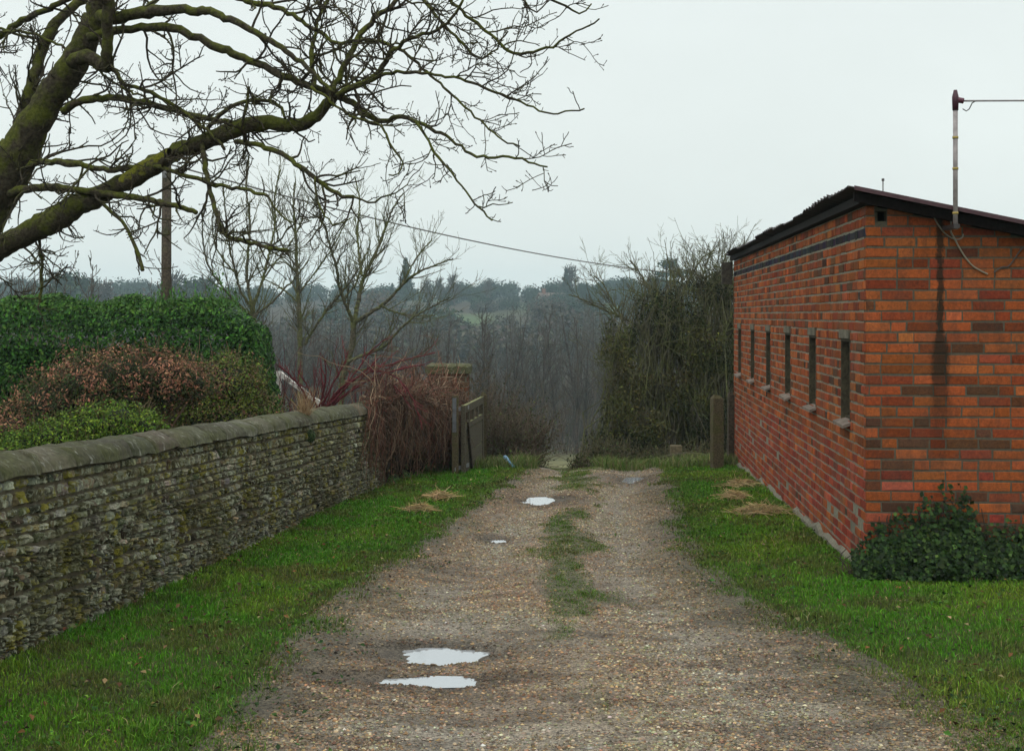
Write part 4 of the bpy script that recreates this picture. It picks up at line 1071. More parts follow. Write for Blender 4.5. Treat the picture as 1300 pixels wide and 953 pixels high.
traced_tree('bare spreading young tree with forked crown above the red stems', [
    ([(433, 478), (445, 450), (449, 425), (449, 408)], (0, 0), 11, 9),
    ([(449, 410), (440, 390), (430, 365), (428, 340), (418, 310), (412, 285), (400, 250)], (0, -1), 6, 2.2),
    ([(450, 408), (455, 380), (460, 355), (470, 335), (478, 320), (487, 295), (500, 262), (512, 245)], (0, .6), 7, 2.2),
    ([(460, 350), (455, 320), (453, 290), (458, 255), (450, 225)], (0, 1), 4.5, 2),
    ([(450, 410), (470, 397), (490, 385), (512, 360), (530, 345), (555, 336), (575, 328)], (0, -1.2), 6.5, 2),
    ([(510, 362), (522, 338), (535, 318), (548, 305)], (-.8, -.4), 3.5, 2),
    ([(482, 388), (505, 398), (530, 401), (552, 400)], (0, .8), 3.2, 1.8),
    ([(435, 462), (462, 450), (490, 440), (505, 420), (525, 402), (550, 388), (572, 378)], (0, -1), 5.5, 1.8),
    ([(440, 472), (470, 468), (500, 462), (525, 455), (545, 440)], (.2, -.8), 3.4, 1.8),
    ([(436, 378), (452, 362), (462, 330), (470, 308)], (-.2, .8), 3.5, 2)], (433, 500), 26, .95, (3.6, 4.2, 5), group=GM)
traced_tree('straight slender bare tree, the middle one of the three behind the hedge', [
    ([(381, 470), (381, 430), (380, 395), (378, 360), (376, 330), (376, 300), (372, 262), (374, 232)], (0, 0), 9.5, 2.4),
    ([(386, 438), (400, 415), (416, 392), (436, 370), (448, 352), (462, 330)], (0, -.8), 5, 2),
    ([(379, 385), (366, 372), (352, 362), (330, 352)], (0, .5), 3.2, 1.8),
    ([(379, 372), (395, 352), (408, 335), (428, 305), (440, 280)], (0, .5), 3.4, 1.8),
    ([(377, 340), (362, 318), (350, 295), (345, 262)], (0, -.5), 3, 1.8),
    ([(378, 350), (360, 328), (330, 345), (306, 362)], (0, 1), 2.4, 1.6)], (381, 520), 29, .9, (3.4, 4, 4.5), group=GM)
traced_tree('bushy bare tree with many upright stems, nearest the telegraph pole', [
    ([(324, 430), (322, 405), (320, 385)], (0, 0), 9, 8),
    ([(320, 390), (305, 372), (298, 340), (290, 310), (286, 270), (283, 230)], (0, -.6), 5, 2),
    ([(320, 388), (312, 350), (316, 315), (318, 280), (312, 240), (316, 205)], (0, .4), 5.5, 2),
    ([(322, 386), (334, 355), (342, 320), (350, 285), (348, 245), (356, 215)], (0, .6), 5, 2),
    ([(318, 400), (296, 380), (280, 362), (262, 335), (256, 300), (258, 268)], (0, -1), 4.5, 2),
    ([(324, 400), (345, 385), (362, 365), (378, 350), (392, 330)], (0, -.6), 4, 1.8),
    ([(297, 345), (275, 320), (268, 290), (272, 255)], (-.4, -.9), 3, 1.8),
    ([(334, 355), (352, 330), (372, 305), (386, 275), (392, 250)], (.2, .9), 3.2, 1.8)], (324, 480), 24, .85, (3.8, 4.4, 5), group=GM)

# ------------------------------------------------------------------ leafy shrubs
def blob_points(blobs, n, r_in=.72, r_out=1.08, lump=.16, zmin=None, lseed=0, lf=3.0):
    """points through the outer volume of a union of lumpy ellipsoids, with outward normals"""
    bl = np.array(blobs); area = (bl[:, 3] * bl[:, 4] * bl[:, 5]) ** (2 / 3); pr = area / area.sum()
    k = rng.choice(len(bl), n, p=pr); d = unit(rng.normal(size=(n, 3)))
    lum = 1 + lump * 2 * (fbm(d[:, 0] * lf + k * 7, d[:, 1] * lf + d[:, 2] * lf * 1.3, lseed) - .5)
    rr = (r_in + (r_out - r_in) * rng.random(n) ** .7) * lum
    p = bl[k, :3] + d * bl[k, 3:6] * rr[:, None]
    inside = np.zeros(n, bool)
    for j in range(len(bl)):
        q = (p - bl[j, :3]) / bl[j, 3:6]; inside |= (np.linalg.norm(q, axis=1) < r_in * .85) & (k != j)
    ok = ~inside
    if zmin is not None: ok &= p[:, 2] > zmin
    return p[ok], d[ok], k[ok]
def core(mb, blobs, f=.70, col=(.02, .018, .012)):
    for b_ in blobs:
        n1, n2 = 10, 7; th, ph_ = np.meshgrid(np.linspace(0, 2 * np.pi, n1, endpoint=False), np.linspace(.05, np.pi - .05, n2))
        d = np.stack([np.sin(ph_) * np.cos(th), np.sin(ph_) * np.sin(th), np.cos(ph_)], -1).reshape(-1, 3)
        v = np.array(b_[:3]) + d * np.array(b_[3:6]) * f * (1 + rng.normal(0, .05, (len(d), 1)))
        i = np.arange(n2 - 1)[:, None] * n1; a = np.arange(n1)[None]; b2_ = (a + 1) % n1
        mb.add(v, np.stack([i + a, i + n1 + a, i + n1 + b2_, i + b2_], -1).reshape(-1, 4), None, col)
def shrub(name, label, cat, blobs, n, size, cols, group=None, tips=None, aspect=.5, r_in=.68, r_out=1.16, lump=.34, twigs=0, sprigs=420, twig_col=(.10, .07, .045), twig_len=.2, core_shade=(.02, .022, .012), ncore=.68, mat='leaf', upbias=.35, lf=3.0, nstem=7):
    bl = np.array(blobs, float); zc_ = bl[:, 2].mean(); cx, cy = bl[:, 0].mean(), bl[:, 1].mean(); gz = float(gbase(cx, cy))
    loc = np.array((cx, cy, gz)); root = thing(name, label, cat, tuple(loc), 0, group)
    p, d, k = blob_points(bl, n, r_in, r_out, lump, gz, int(abs(cx * 10)) % 50, lf)
    nn_ = unit(d + np.array((0, 0, upbias)) + rng.normal(0, .55, d.shape)); m_ = len(p)
    cc_ = jitter(np.asarray(cols)[rng.integers(0, len(cols), m_)], m_, .3, .08)
    if tips is not None:
        tc_, thr, f_ = tips; tn_ = fbm(p[:, 0] * f_, p[:, 2] * f_ + p[:, 1] * f_, 60, 3) + d[:, 2] * .12
        s_ = (tn_ > thr) & (rng.random(m_) < .8); cc_[s_] = jitter(np.asarray(tc_)[rng.integers(0, len(tc_), s_.sum())], s_.sum(), .25, .06)
    mb = MB(); leaf_cards(mb, p - loc, nn_, size * (.6 + .8 * rng.random(m_)), cc_, aspect)
    # stray shoots standing out of the outline, leaves along each
    ps, ds, _ = blob_points(bl, sprigs, .85, 1.0, lump, gz, int(abs(cx * 10)) % 50, lf); ms = len(ps)
    sp_, sr_ = grow(ps - loc, unit(ds * .7 + np.array((0, 0, .6)) + rng.normal(0, .3, ps.shape)), size * (2.2 + 4.5 * rng.random(ms) ** 2), .003, .0015, 6, .12, (0, 0, .08))
    qs = sp_[:, 1:].reshape(-1, 3) + rng.normal(0, size * .18, (ms * 5, 3)); cs = jitter(np.asarray(tips[0] if tips is not None else cols)[rng.integers(0, len(tips[0] if tips is not None else cols), len(qs))], len(qs), .3)
    gr_ = rng.random(len(qs)) < .5; cs[gr_] = jitter(np.asarray(cols)[rng.integers(0, len(cols), int(gr_.sum()))], int(gr_.sum()), .3)
    leaf_cards(mb, qs, unit(rng.normal(size=qs.shape) + np.array((0, -.3, .5))), size * (.5 + .6 * rng.random(len(qs))), cs, aspect)
    mb.build('foliage', M[mat], root)
    st = MB(); put(st, sp_, sr_, 3, twig_col)
    if ncore: core(st, [(*(b_[:3] - loc), *b_[3:6]) for b_ in bl], ncore, core_shade)  # dark filler blobs, not stems: inner shade of the foliage put into colour
    for b_ in bl:
        m2 = nstem; e = b_[:3] - loc + unit(rng.normal(size=(m2, 3)) + np.array((0, 0, .6))) * b_[3:6] * .9
        s_ = np.stack([rng.normal(0, .08, m2), rng.normal(0, .08, m2), np.full(m2, -.05)], 1); mid_ = s_ * .5 + e * .5 + rng.normal(0, .05, (m2, 3))
        put(st, np.stack([s_, mid_, e], 1), np.tile([[.02, .014, .006]], (m2, 1)), 4, twig_col)
    if twigs:
        p2, d2, _ = blob_points(bl, twigs, .6, 1.0, lump, gz); q, r_ = grow(p2 - loc, unit(d2 + np.array((0, 0, .5)) + rng.normal(0, .4, p2.shape)), twig_len * (.4 + rng.random(len(p2))), .004, .0018, 5, .15, (0, 0, .1)); put(st, q, r_, 3, jitter(twig_col, 1, .1)[0])
    st.build('stems', M['twig'], root)
    return root
def B(px, py, d, rx, ry, rz2): p_ = P(px, py, d); return (p_[0], p_[1], p_[2], rx, ry, rz2)

# clipped hedge: leaves over a box-shaped body
hz = float(gbase(-4, 15.5)); HD = 15.3
hx1 = (322 - CX) / F * HD; hx0 = -8.6; htop = (HY - 384) / F * HD
hr = thing('laurel_hedge', 'tall clipped dark green evergreen hedge behind the wall with a rounded right end', 'hedge', ((hx0 + hx1) / 2, HD + .7, hz))
hl = np.array(hr.location)
def hedge_surf(n, deep=.22):
    part = rng.random(n); x = hx0 + (hx1 - hx0) * rng.random(n); s = rng.random(n)
    z = hz + (htop - hz) * rng.random(n); p = np.zeros((n, 3)); d = np.zeros((n, 3))
    f_ = part < .55; p[f_] = np.stack([x, np.full(n, HD), z], 1)[f_]; d[f_] = (0, -1, .15)
    t_ = (part >= .55) & (part < .8); p[t_] = np.stack([x, HD + 1.3 * s, np.full(n, htop)], 1)[t_]; d[t_] = (0, -.2, 1)
    e_ = part >= .8; p[e_] = np.stack([np.full(n, hx1), HD + 1.3 * s, z], 1)[e_]; d[e_] = (1, -.2, .1)
    # rounding of the right-hand end and the top edges
    u = np.clip((p[:, 0] - (hx1 - .75)) / .75, 0, 1); hfall = .26 * u ** 2.6
    p[:, 2] -= hfall * np.clip((p[:, 2] - hz) / (htop - hz), 0, 1) ** 1.5
    v = np.clip((p[:, 2] - (htop - .9)) / .9, 0, 1); p[:, 0] -= .22 * v ** 2 * np.clip((p[:, 0] - (hx1 - .8)) / .8, 0, 1)
    w = np.clip((p[:, 2] - (htop - .25)) / .25, 0, 1) ** 2 * (p[:, 1] < HD + .3); p[:, 1] += w * .14
    lum = (fbm(p[:, 0] * 2.4 + p[:, 1], p[:, 2] * 2.4, 11, 4) - .5) * .26
    dd = unit(d); p += dd * (lum - deep * rng.random(n) ** 1.5 + .04)[:, None]
    return p, dd
p, d = hedge_surf(85000, .34); n = len(p); nn_ = unit(d + np.array((0, -.1, .35)) + rng.normal(0, .5, d.shape))
HC = [(.019, .062, .009), (.030, .092, .012), (.012, .040, .008), (.052, .130, .018), (.022, .066, .014)]
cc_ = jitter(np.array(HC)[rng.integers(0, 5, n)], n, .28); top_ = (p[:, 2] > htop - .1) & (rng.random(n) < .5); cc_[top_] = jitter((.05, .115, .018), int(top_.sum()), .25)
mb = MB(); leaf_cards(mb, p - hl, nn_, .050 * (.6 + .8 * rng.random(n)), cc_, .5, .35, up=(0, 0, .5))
# upright shoots on the top
ns = 620; sx = hx0 + (hx1 - .35 - hx0) * rng.random(ns); sy = HD + .1 + 1.1 * rng.random(ns); sh = .06 + .30 * rng.random(ns) ** 2.6
tall = np.clip((sx - (-4.9)) / 1.6, .3, 1); sh *= tall * 1.1
p2 = []; 
for k in range(9): p2.append(np.stack([sx + rng.normal(0, .012, ns), sy + rng.normal(0, .012, ns), htop - .03 + sh * k / 8], 1))
p2 = np.concatenate(p2); n2 = len(p2); nn2 = unit(np.stack([rng.normal(0, 1, n2), rng.normal(0, 1, n2), np.full(n2, .3)], 1))
leaf_cards(mb, p2 - hl, nn2, .055 * (.6 + .6 * rng.random(n2)), jitter((.055, .13, .03), n2, .25), .38, .3, up=(0, 0, 1.3))
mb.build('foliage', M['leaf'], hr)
st = MB(); st.box(hx0 - hl[0] + .1, hx1 - hl[0] - .95, .48 - .7, .45, -.1, htop - hz - .5, (.012, .014, .008)); st.box(hx1 - hl[0] - .951, hx1 - hl[0] - .50, .5 - .7, .4, -.1, htop - hz - .8, (.012, .014, .008))  # near-black filler boxes, their colour standing in for shade between the leaves
m2 = 400; s0 = np.stack([rng.uniform(hx0, hx1 - .3, m2) - hl[0], rng.uniform(-.3, .4, m2), np.zeros(m2)], 1); q, r_ = grow(s0, np.tile([0, 0, 1.], (m2, 1)) + rng.normal(0, .2, (m2, 3)), 1.7, .012, .004, 6, .1); put(st, q, r_, 4, (.05, .04, .025))
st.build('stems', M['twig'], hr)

PINK = [(.27, .125, .075), (.32, .155, .095), (.21, .09, .055), (.25, .14, .075)]
shrub('pieris_shrub', 'large shrub topped with pinkish brown flower sprays in front of the hedge', 'shrub',
      [B(30, 560, 12.3, .38, .4, .35), B(75, 515, 12.3, .36, .4, .32), B(118, 495, 12.3, .42, .4, .30), B(158, 485, 12.4, .38, .4, .28), B(200, 482, 12.5, .36, .35, .27), B(238, 487, 12.6, .22, .3, .17), B(120, 560, 12.3, .6, .4, .4), B(-10, 590, 12.0, .4, .4, .3)],
      46000, .032, [(.032, .055, .014), (.045, .052, .016), (.055, .040, .020), (.022, .038, .010)], tips=(PINK, .55, 8.5), aspect=.34, twigs=250, sprigs=600)
shrub('mixed_shrub', 'olive green and bronze shrub growing below the right end of the hedge', 'shrub',
      [B(200, 515, 14.2, .45, .4, .36), B(250, 505, 14.2, .42, .4, .36), B(292, 497, 14.3, .34, .4, .36), B(316, 502, 14.4, .18, .3, .27), B(275, 545, 14.2, .7, .4, .4), B(170, 540, 14.0, .4, .4, .35)],
      42000, .029, [(.065, .098, .012), (.045, .070, .012), (.10, .12, .016), (.075, .060, .020)], tips=([(.15, .075, .045), (.12, .06, .04), (.11, .12, .03)], .66, 4.5), aspect=.45, twigs=500, twig_col=(.12, .10, .06))
shrub('low_green_shrub', 'low bright green shrub just behind the wall coping', 'shrub',
      [B(30, 575, 10.4, .35, .25, .16), B(75, 560, 10.4, .30, .25, .17), B(115, 548, 10.5, .28, .25, .17), B(152, 540, 10.5, .26, .25, .18), B(182, 548, 10.45, .16, .2, .14), B(-20, 590, 10.2, .3, .3, .2), B(90, 600, 10.3, .7, .25, .3)],
      30000, .026, [(.09, .165, .012), (.06, .12, .012), (.14, .21, .020), (.035, .07, .010)], aspect=.42, twigs=150, twig_len=.12)

# dry grass and fern tufts rooted on the wall
def tuft(name, base, n, L_, cols, label, cat, spread=.5, r_=.0018, group=None):
    d = np.stack([rng.normal(0, spread, n), rng.normal(0, spread, n), np.ones(n)], 1); p0 = np.array(base)[None] + rng.normal(0, .025, (n, 3)) * np.array((1, 1, .3))
    q, rr = grow(p0, d, L_ * (.4 + .8 * rng.random(n)), r_, r_ * .4, 5, .12, (0, 0, -.03)); mb = MB()
    for k in range(len(cols)): put(mb, q[k::len(cols)], rr[k::len(cols)], 3, cols[k])
    return tag(mb.build(name, M['twig'], loc=base), label, cat, group)
def wall_pt(s, z, d): b_ = W0 + UD * s + UN * d; b_[2] = gbase(b_[0], b_[1]) + z; return b_
tuft('dry_weed', wall_pt(6.35, 1.00, -.05), 140, .26, [(.28, .19, .10), (.2, .12, .06), (.34, .26, .15)], 'tuft of dry straw coloured weeds sprouting from a joint in the wall', 'weed')
fb_ = wall_pt(6.25, .80, .03); mb = MB(); n = 260; d = unit(rng.normal(size=(n, 3))); leaf_cards(mb, d * np.array((.045, .05, .06)), d, .025, jitter((.03, .055, .016), n, .3), .5)
tag(mb.build('wall_fern', M['leaf'], loc=fb_), 'small dark green plant hanging on the wall face under the dry weeds', 'plant'); bpy.data.objects['wall_fern'].data.transform(__import__('mathutils').Matrix.Translation(tuple(fb_)))

# ------------------------------------------------------------------ red dogwood stems
dg = thing('dogwood', 'bare dogwood with arching crimson stems behind the wall', 'shrub', tuple(np.array([*P(415, 520, 17.2)[:2], float(gbase(*P(415, 520, 17.2)[:2]))])))
dl = np.array(dg.location); mb = MB()
n = 60; s0 = np.stack([rng.uniform(-.75, .35, n), rng.normal(0, .25, n), np.zeros(n)], 1)
q, r_ = grow(s0, np.stack([rng.normal(.10, .25, n), rng.normal(0, .2, n), np.ones(n)], 1), 1.0 + .75 * rng.random(n), .008, .003, 9, .06, (.0, 0, .02)); put(mb, q, r_, 5, (.085, .020, .022))
k1, kr = shoots(q, r_, 3.2, .45, (20, 45), 6, .08, (0, 0, .05), (.7, .5), .35, 1); kr = np.maximum(kr, .0022); put(mb, k1, kr, 4, (.10, .026, .028))
for spec, w in (([(408, 522), (428, 505), (445, 485), (468, 468), (480, 455)], 4), ([(408, 524), (440, 500), (470, 480), (500, 470), (540, 462)], 3.6), ([(412, 523), (450, 492), (466, 472), (490, 470), (515, 488), (530, 520), (536, 545)], 3), ([(408, 520), (420, 490), (436, 466), (442, 445)], 3), ([(404, 520), (394, 495), (378, 470)], 3), ([(396, 520), (382, 490), (362, 470), (350, 462)], 3), ([(408, 522), (452, 490), (480, 478), (505, 492), (520, 515)], 2.6), ([(405, 518), (415, 480), (412, 455)], 2.4), ([(410, 520), (455, 470), (470, 445), (490, 430)], 2.6), ([(410, 522), (430, 492), (470, 470), (520, 455), (552, 448)], 2.2)):
    a, Ln = limb([(px_, py_) for px_, py_ in spec], (17.1, 16.9), w, 1.2); a[:, :3] -= dl
    mb.tubes([(a[:, :3], a[:, 3])], 5, (.105, .022, .026)); k1, kr = shoots(a[None, :, :3], a[None, :, 3], 6, .35, (20, 50), 6, .1, (0, 0, .05), (.7, .5), .3, 1); put(mb, k1, np.maximum(kr, .002), 4, (.14, .028, .034))
    k2, kr2 = shoots(k1, kr, 7, .14, (20, 50), 4, .1, (0, 0, .05), (.7, .5), .2, 1); put(mb, k2, np.maximum(kr2, .0018), 3, (.14, .03, .036))
mb.build('stems', M['twig'], dg)
# white flaking board leaning behind them
wbd = MB(); a_ = P(355, 474, 17.6); b2 = P(406, 512, 17.4); nn_ = 12
pl_ = [a_ * (1 - t) + b2 * t for t in np.linspace(0, 1, nn_)]
for k in range(nn_ - 1):
    w_ = .055 * (.8 + .4 * rng.random()); box_between(wbd, pl_[k] - a_, pl_[k + 1] - a_ - (b2 - a_) * .004, w_, .03, (.55, .54, .5) if rng.random() < .8 else (.25, .23, .2))
b3 = b2.copy(); b3[2] = gbase(b2[0], b2[1]); box_between(wbd, b2 - a_, b3 - a_, .05, .03, (.4, .38, .34), (1, 0, 0))
box_between(wbd, P(353, 471, 17.65) - a_, P(352, 500, 17.65) - a_, .09, .03, (.5, .49, .45), (1, 0, 0)); gl_ = P(352, 500, 17.65); gl_[2] = gbase(gl_[0], gl_[1]); box_between(wbd, P(352, 500, 17.65) - a_, gl_ - a_, .06, .03, (.3, .27, .22), (1, 0, 0))
o = wbd.build('white_board', M['wood_plain']); o.location = tuple(a_); tag(o, 'flaking white painted board sloping down to the coping beside the red stems', 'board')

# ------------------------------------------------------------------ bare climber covering the far end of the wall
VX = 9.35
vn = thing('bare_climber', 'tangled reddish brown leafless climber smothering the far end of the stone wall', 'climbing plant', tuple(wall_pt(11, 0, .1)))
vl = np.array(vn.location); mb = MB()
def bulge(s): return np.interp(s, [9.3, 10.2, 11.2, 12.0, 13.0, 13.6], [.02, .12, .30, .42, .40, .22])
n = 3000; s = 8.7 + 4.8 * rng.random(n) ** .62; t_ = rng.random(n)
p0 = np.array([wall_pt(a, 1.00 + .08 * rng.random() - (.10 if a > 10.9 else 0), (rng.random() - .35) * .3 + bulge(a) * .25) for a in s]) - vl
VC = [(.11, .068, .044), (.19, .092, .06), (.07, .052, .034), (.24, .17, .11), (.05, .034, .025), (.17, .065, .048)]
dirs = np.stack([rng.normal(.55, .35, n), rng.normal(0, .45, n), rng.normal(.12, .28, n)], 1)
N_ = n; d = unit(dirs); p = p0.copy(); pts = [p.copy()]; L_ = (.35 + 1.0 * rng.random(n))[:, None]
rr_ = .35 + 1.15 * rng.random(n) ** 1.3
for k in range(9):
    d = unit(d + rng.normal(0, .36, (n, 3)) + np.array((0, 0, -.24))); p = p + d * L_ / 9
    sa = (p + vl - W0) @ UD; da = (p + vl - W0) @ UN; lim = np.clip(bulge(sa), .03, 1) * rr_; ex_ = np.clip(da - lim, 0, None); inn = np.clip(.03 - da, 0, None) * (p[:, 2] < .95)
    p = p + UN * (inn - ex_ * .5)[:, None]; zmin_ = np.zeros(n) + .02; p[:, 2] = np.maximum(p[:, 2], -.15); pts.append(p.copy())
pts = np.stack(pts, 1)
for c_ in range(6): put(mb, pts[c_::6], np.tile(np.linspace(.0062, .0024, 10) if c_ in (0, 3) else np.linspace(.0040, .0022, 10), (len(pts[c_::6]), 1)), 3, VC[c_])
k1, kr = shoots(pts[::2], np.full((len(pts[::2]), 10), .003), 6, .26, (25, 80), 5, .22, (0, 0, -.05), (.9, .7), .1, 1)
put(mb, k1[::2], np.full(kr[::2].shape, .0024), 3, (.14, .09, .06)); put(mb, k1[1::2], np.full(kr[1::2].shape, .0022), 3, (.08, .05, .035))
# upright wispy shoots along the top
m2 = 500; sa = 9.6 + 3.9 * rng.random(m2); q0 = np.array([wall_pt(a, 1.03 if a < 10.9 else .9, (rng.random() - .5) * .35) for a in sa]) - vl; q, r_ = grow(q0, np.stack([rng.normal(0, .5, m2), rng.normal(0, .4, m2), np.full(m2, .7)], 1), .06 + .15 * rng.random(m2), .0028, .0018, 5, .2, (0, 0, -.05)); put(mb, q, r_, 3, (.13, .07, .05))
mb.build('stems', M['twig'], vn)
cm = MB()   # the thick woody mat inside
sv = np.linspace(9.9, 13.5, 16)
for a in sv:
    c0 = wall_pt(a, .5, bulge(a) * .25) - vl; core(cm, [(c0[0], c0[1], c0[2], .02 + bulge(a) * .30, .2, .47)], 1.0, (.026, .020, .014))
cm.build('woody_mat', M['twig'], vn)
mb = MB(); n = 1800; sa = 9.3 + 4.2 * rng.random(n); zz_ = rng.random(n) * 1.1; pp_ = np.array([wall_pt(a, z_, bulge(a) * (.9 + .2 * rng.random())) for a, z_ in zip(sa, zz_)]) - vl
leaf_cards(mb, pp_, unit(rng.normal(size=(n, 3))), .03 * (.5 + rng.random(n)), jitter(np.array([(.14, .07, .045), (.05, .07, .02), (.16, .11, .06)])[rng.integers(0, 3, n)], n, .3)); mb.build('withered_leaves', M['leaf_matt'], vn)
# weeds along the wall foot at the far end
for k, (px_, py_, n, s_) in enumerate(((490, 612, 500, .14), (508, 606, 420, .12), (540, 596, 420, .13))):
    y_ = 1.62 / ((py_ - HY) / F - .025); x_ = (px_ - CX) / F * y_; z_ = float(g(x_, y_)); d = unit(rng.normal(size=(n, 3)) * np.array((1, 1, .7)) + np.array((0, 0, .3)))
    mb = MB(); leaf_cards(mb, d * s_ * (rng.random((n, 1)) ** .5) * np.array((1.2, 1.2, .7)) + np.array((0, 0, s_ * .35)), unit(d + np.array((0, 0, .6))), .045, jitter((.05, .115, .025), n, .25), .6)
    o = mb.build('green_weed', M['leaf']); o.location = (x_, y_, z_)
    tag(o, ['leafy green weed clump where the bare climber begins at the wall foot', 'small leafy weed clump at the wall foot, second from the camera', 'green weed clump at the wall foot closest to the gate'][k], 'weed', 'weed clumps at the far foot of the wall')

# ------------------------------------------------------------------ ivy at the foot of the shed
def ivy(label, lx0, lx1, hfun, n, seedz):
    loc = L2W((lx0 + lx1) / 2, -.12, 0); loc[2] = float(g(loc[0], loc[1])); root = thing('ivy', label, 'ivy', tuple(loc), 0, 'ivy plants along the foot of the shed gable')
    lx = lx0 + (lx1 - lx0) * rng.random(n); hm = hfun(lx); z = hm * rng.random(n) ** .8 * (.6 + .75 * rng.random(n) ** 3); off_ = (.10 + .24 * np.sqrt(np.clip(1 - z / (hm + 1e-6), 0, 1))) * (.55 + .5 * rng.random(n)) * (.6 + .8 * fbm(lx * 4, z * 5, seedz))
    p = np.array([L2W(a, -b_, 0) for a, b_ in zip(lx, off_)]); p[:, 2] = g(p[:, 0], p[:, 1]) + z + .015
    nn_ = unit(np.tile([0, -1, .7], (n, 1)) + rng.normal(0, .45, (n, 3)))
    mb = MB(); leaf_cards(mb, p - loc, nn_, .036 * (.55 + .8 * rng.random(n)), jitter(np.array([(.012, .028, .007), (.019, .042, .009), (.008, .018, .006), (.038, .072, .014)])[rng.choice(4, n, p=[.35, .3, .2, .15])], n, .3), .85, .25)
    mb.build('foliage', M['leaf'], root)
    st = MB(); m2 = 70; sx_ = lx0 + (lx1 - lx0) * rng.random(m2); q = []
    for a in sx_:
        h_ = float(hfun(np.array([a]))[0]) * (.7 + .45 * rng.random()); w_ = np.cumsum(rng.normal(0, .03, 6)); q.append([L2W(a + w_[k], -.02 - .08 * (1 - k / 5), 0) * np.array((1, 1, 0)) + np.array((0, 0, loc[2] + h_ * k / 5)) for k in range(6)])
    put(st, np.array(q) - loc, np.tile(np.linspace(.006, .003, 6), (m2, 1)), 4, (.05, .04, .03)); st.build('stems', M['twig'], root)
def hv(x): return .08 + np.interp(x, [-.12, .0, .1, .2, .3, .45, .52, .6, .75, .85, 1.0, 1.3, 2.0], [.06, .18, .20, .32, .30, .42, .56, .36, .30, .18, .25, .32, .3]) * (.45 + .9 * fbm(x * 11, x * 0, 8, 3))
ivy('dark ivy clump climbing the shed corner under the long dark stain', -.12, .80, hv, 6500, 3)
ivy('dark ivy clump running to the right edge along the shed foot', .80, 2.1, hv, 7500, 5)

# ------------------------------------------------------------------ overgrown bushes beyond the gateway
def scrub(label, blobs, n, size, cols, twigs, tl, tcol, group, name='overgrown_bush', lump=.35, tr=.004, r_in=.35, tips=None):
    bl = np.array(blobs, float); cx, cy = bl[:, 0].mean(), bl[:, 1].mean(); gz = float(gbase(cx, cy)); loc = np.array((cx, cy, gz)); root = thing(name, label, 'bush', tuple(loc), 0, group)
    p, d, k = blob_points(bl, n, r_in, 1.12, lump, gz, int(abs(cx * 10)) % 50, 4.0); gap = fbm(p[:, 0] * 2.4, p[:, 2] * 2.4 + p[:, 1], 33, 3); kp = gap > .455; p, d = p[kp], d[kp]; m_ = len(p)
    tone = fbm(p[:, 0] * 1.3, p[:, 2] * 1.3, 38, 3); ci = np.clip(((tone - .3) * 2.2 * len(cols) + rng.normal(0, .7, m_)).astype(int), 0, len(cols) - 1)
    mb = MB(); leaf_cards(mb, p - loc, unit(d * .6 + rng.normal(0, .6, d.shape) + np.array((0, 0, .3))), size * (.5 + rng.random(m_)), jitter(np.asarray(cols)[ci], m_, .3), .5); mb.build('foliage', M['leaf_matt'], root)
    st = MB(); allst = []
    for b_ in bl:
        m2 = max(4, int(twigs / len(bl))); e = b_[:3] - loc + unit(rng.normal(size=(m2, 3)) + np.array((0, 0, .5))) * b_[3:6] * (.5 + .45 * rng.random((m2, 1)))
        s_ = np.stack([rng.normal(0, .3, m2) + (b_[0] - loc[0]) * .6, rng.normal(0, .25, m2), np.full(m2, -.1)], 1); m_1 = s_ * .65 + e * .35 + rng.normal(0, .12, (m2, 3)) + np.array((0, 0, .2)); m_3 = s_ * .3 + e * .7 + rng.normal(0, .12, (m2, 3)); put(st, np.stack([s_, m_1, m_3, e], 1), np.tile([[.018, .013, .009, .006]], (m2, 1)), 4, tuple(x * .6 for x in tcol))
        q, r_ = grow(e, unit(rng.normal(0, .6, (m2, 3)) + np.array((0, 0, .8))), tl * (.4 + rng.random(m2)), .008, tr, 8, .14, (0, 0, .06)); put(st, q, r_, 4, tcol)
        k1, kr = shoots(q, r_, 5, tl * .5, (25, 60), 6, .14, (0, 0, .06), (.8, .7), .1, 1); put(st, k1, np.maximum(kr, tr * .8), 3, tcol)
        k2, kr2 = shoots(k1, kr, 6, tl * .25, (25, 60), 4, .14, (0, 0, .06), (.8, .7), .1, 1); put(st, k2, np.maximum(kr2, tr * .7), 3, tcol)
    st.build('stems', M['bark_young'], root)
    return root
GB = 'overgrown bushes beyond the gateway'
SG = [(.018, .024, .010), (.028, .036, .013), (.044, .050, .015), (.064, .068, .018), (.052, .048, .018)]
TC = (.12, .11, .072)
scrub('tall tangled olive bush rising behind the thick square post', [B(880, 520, 25, .62, .8, .95), B(905, 440, 25.3, .5, .8, .65), B(868, 425, 25.4, .5, .8, .5), B(925, 400, 25.5, .45, .7, .45), B(880, 385, 25.4, .5, .7, .42), B(905, 365, 25.6, .4, .6, .3)], 17000, .05, SG, 170, .85, TC, GB)
scrub('dark ivy-clad bush in the middle of the overgrown clump, left of the square post', [B(815, 530, 24.6, .62, .8, .85), B(805, 455, 25, .55, .8, .5), B(845, 455, 25, .5, .8, .55), B(835, 395, 25.3, .45, .7, .4), B(800, 425, 25.3, .42, .7, .34)], 17000, .05, SG, 150, .8, TC, GB)
scrub('loose bare-twigged bush at the left edge of the overgrown clump', [B(785, 520, 25.8, .34, .7, .6), B(778, 450, 26, .36, .7, .32), B(768, 565, 25.5, .45, .6, .28)], 3200, .045, SG[:4], 70, .55, (.06, .055, .036), GB)
scrub('thin twiggy bush against the far corner of the shed', [B(930, 460, 27.5, .6, .8, 1.2), B(915, 375, 27.8, .5, .8, .4)], 6000, .05, SG[1:], 120, .9, TC, GB)
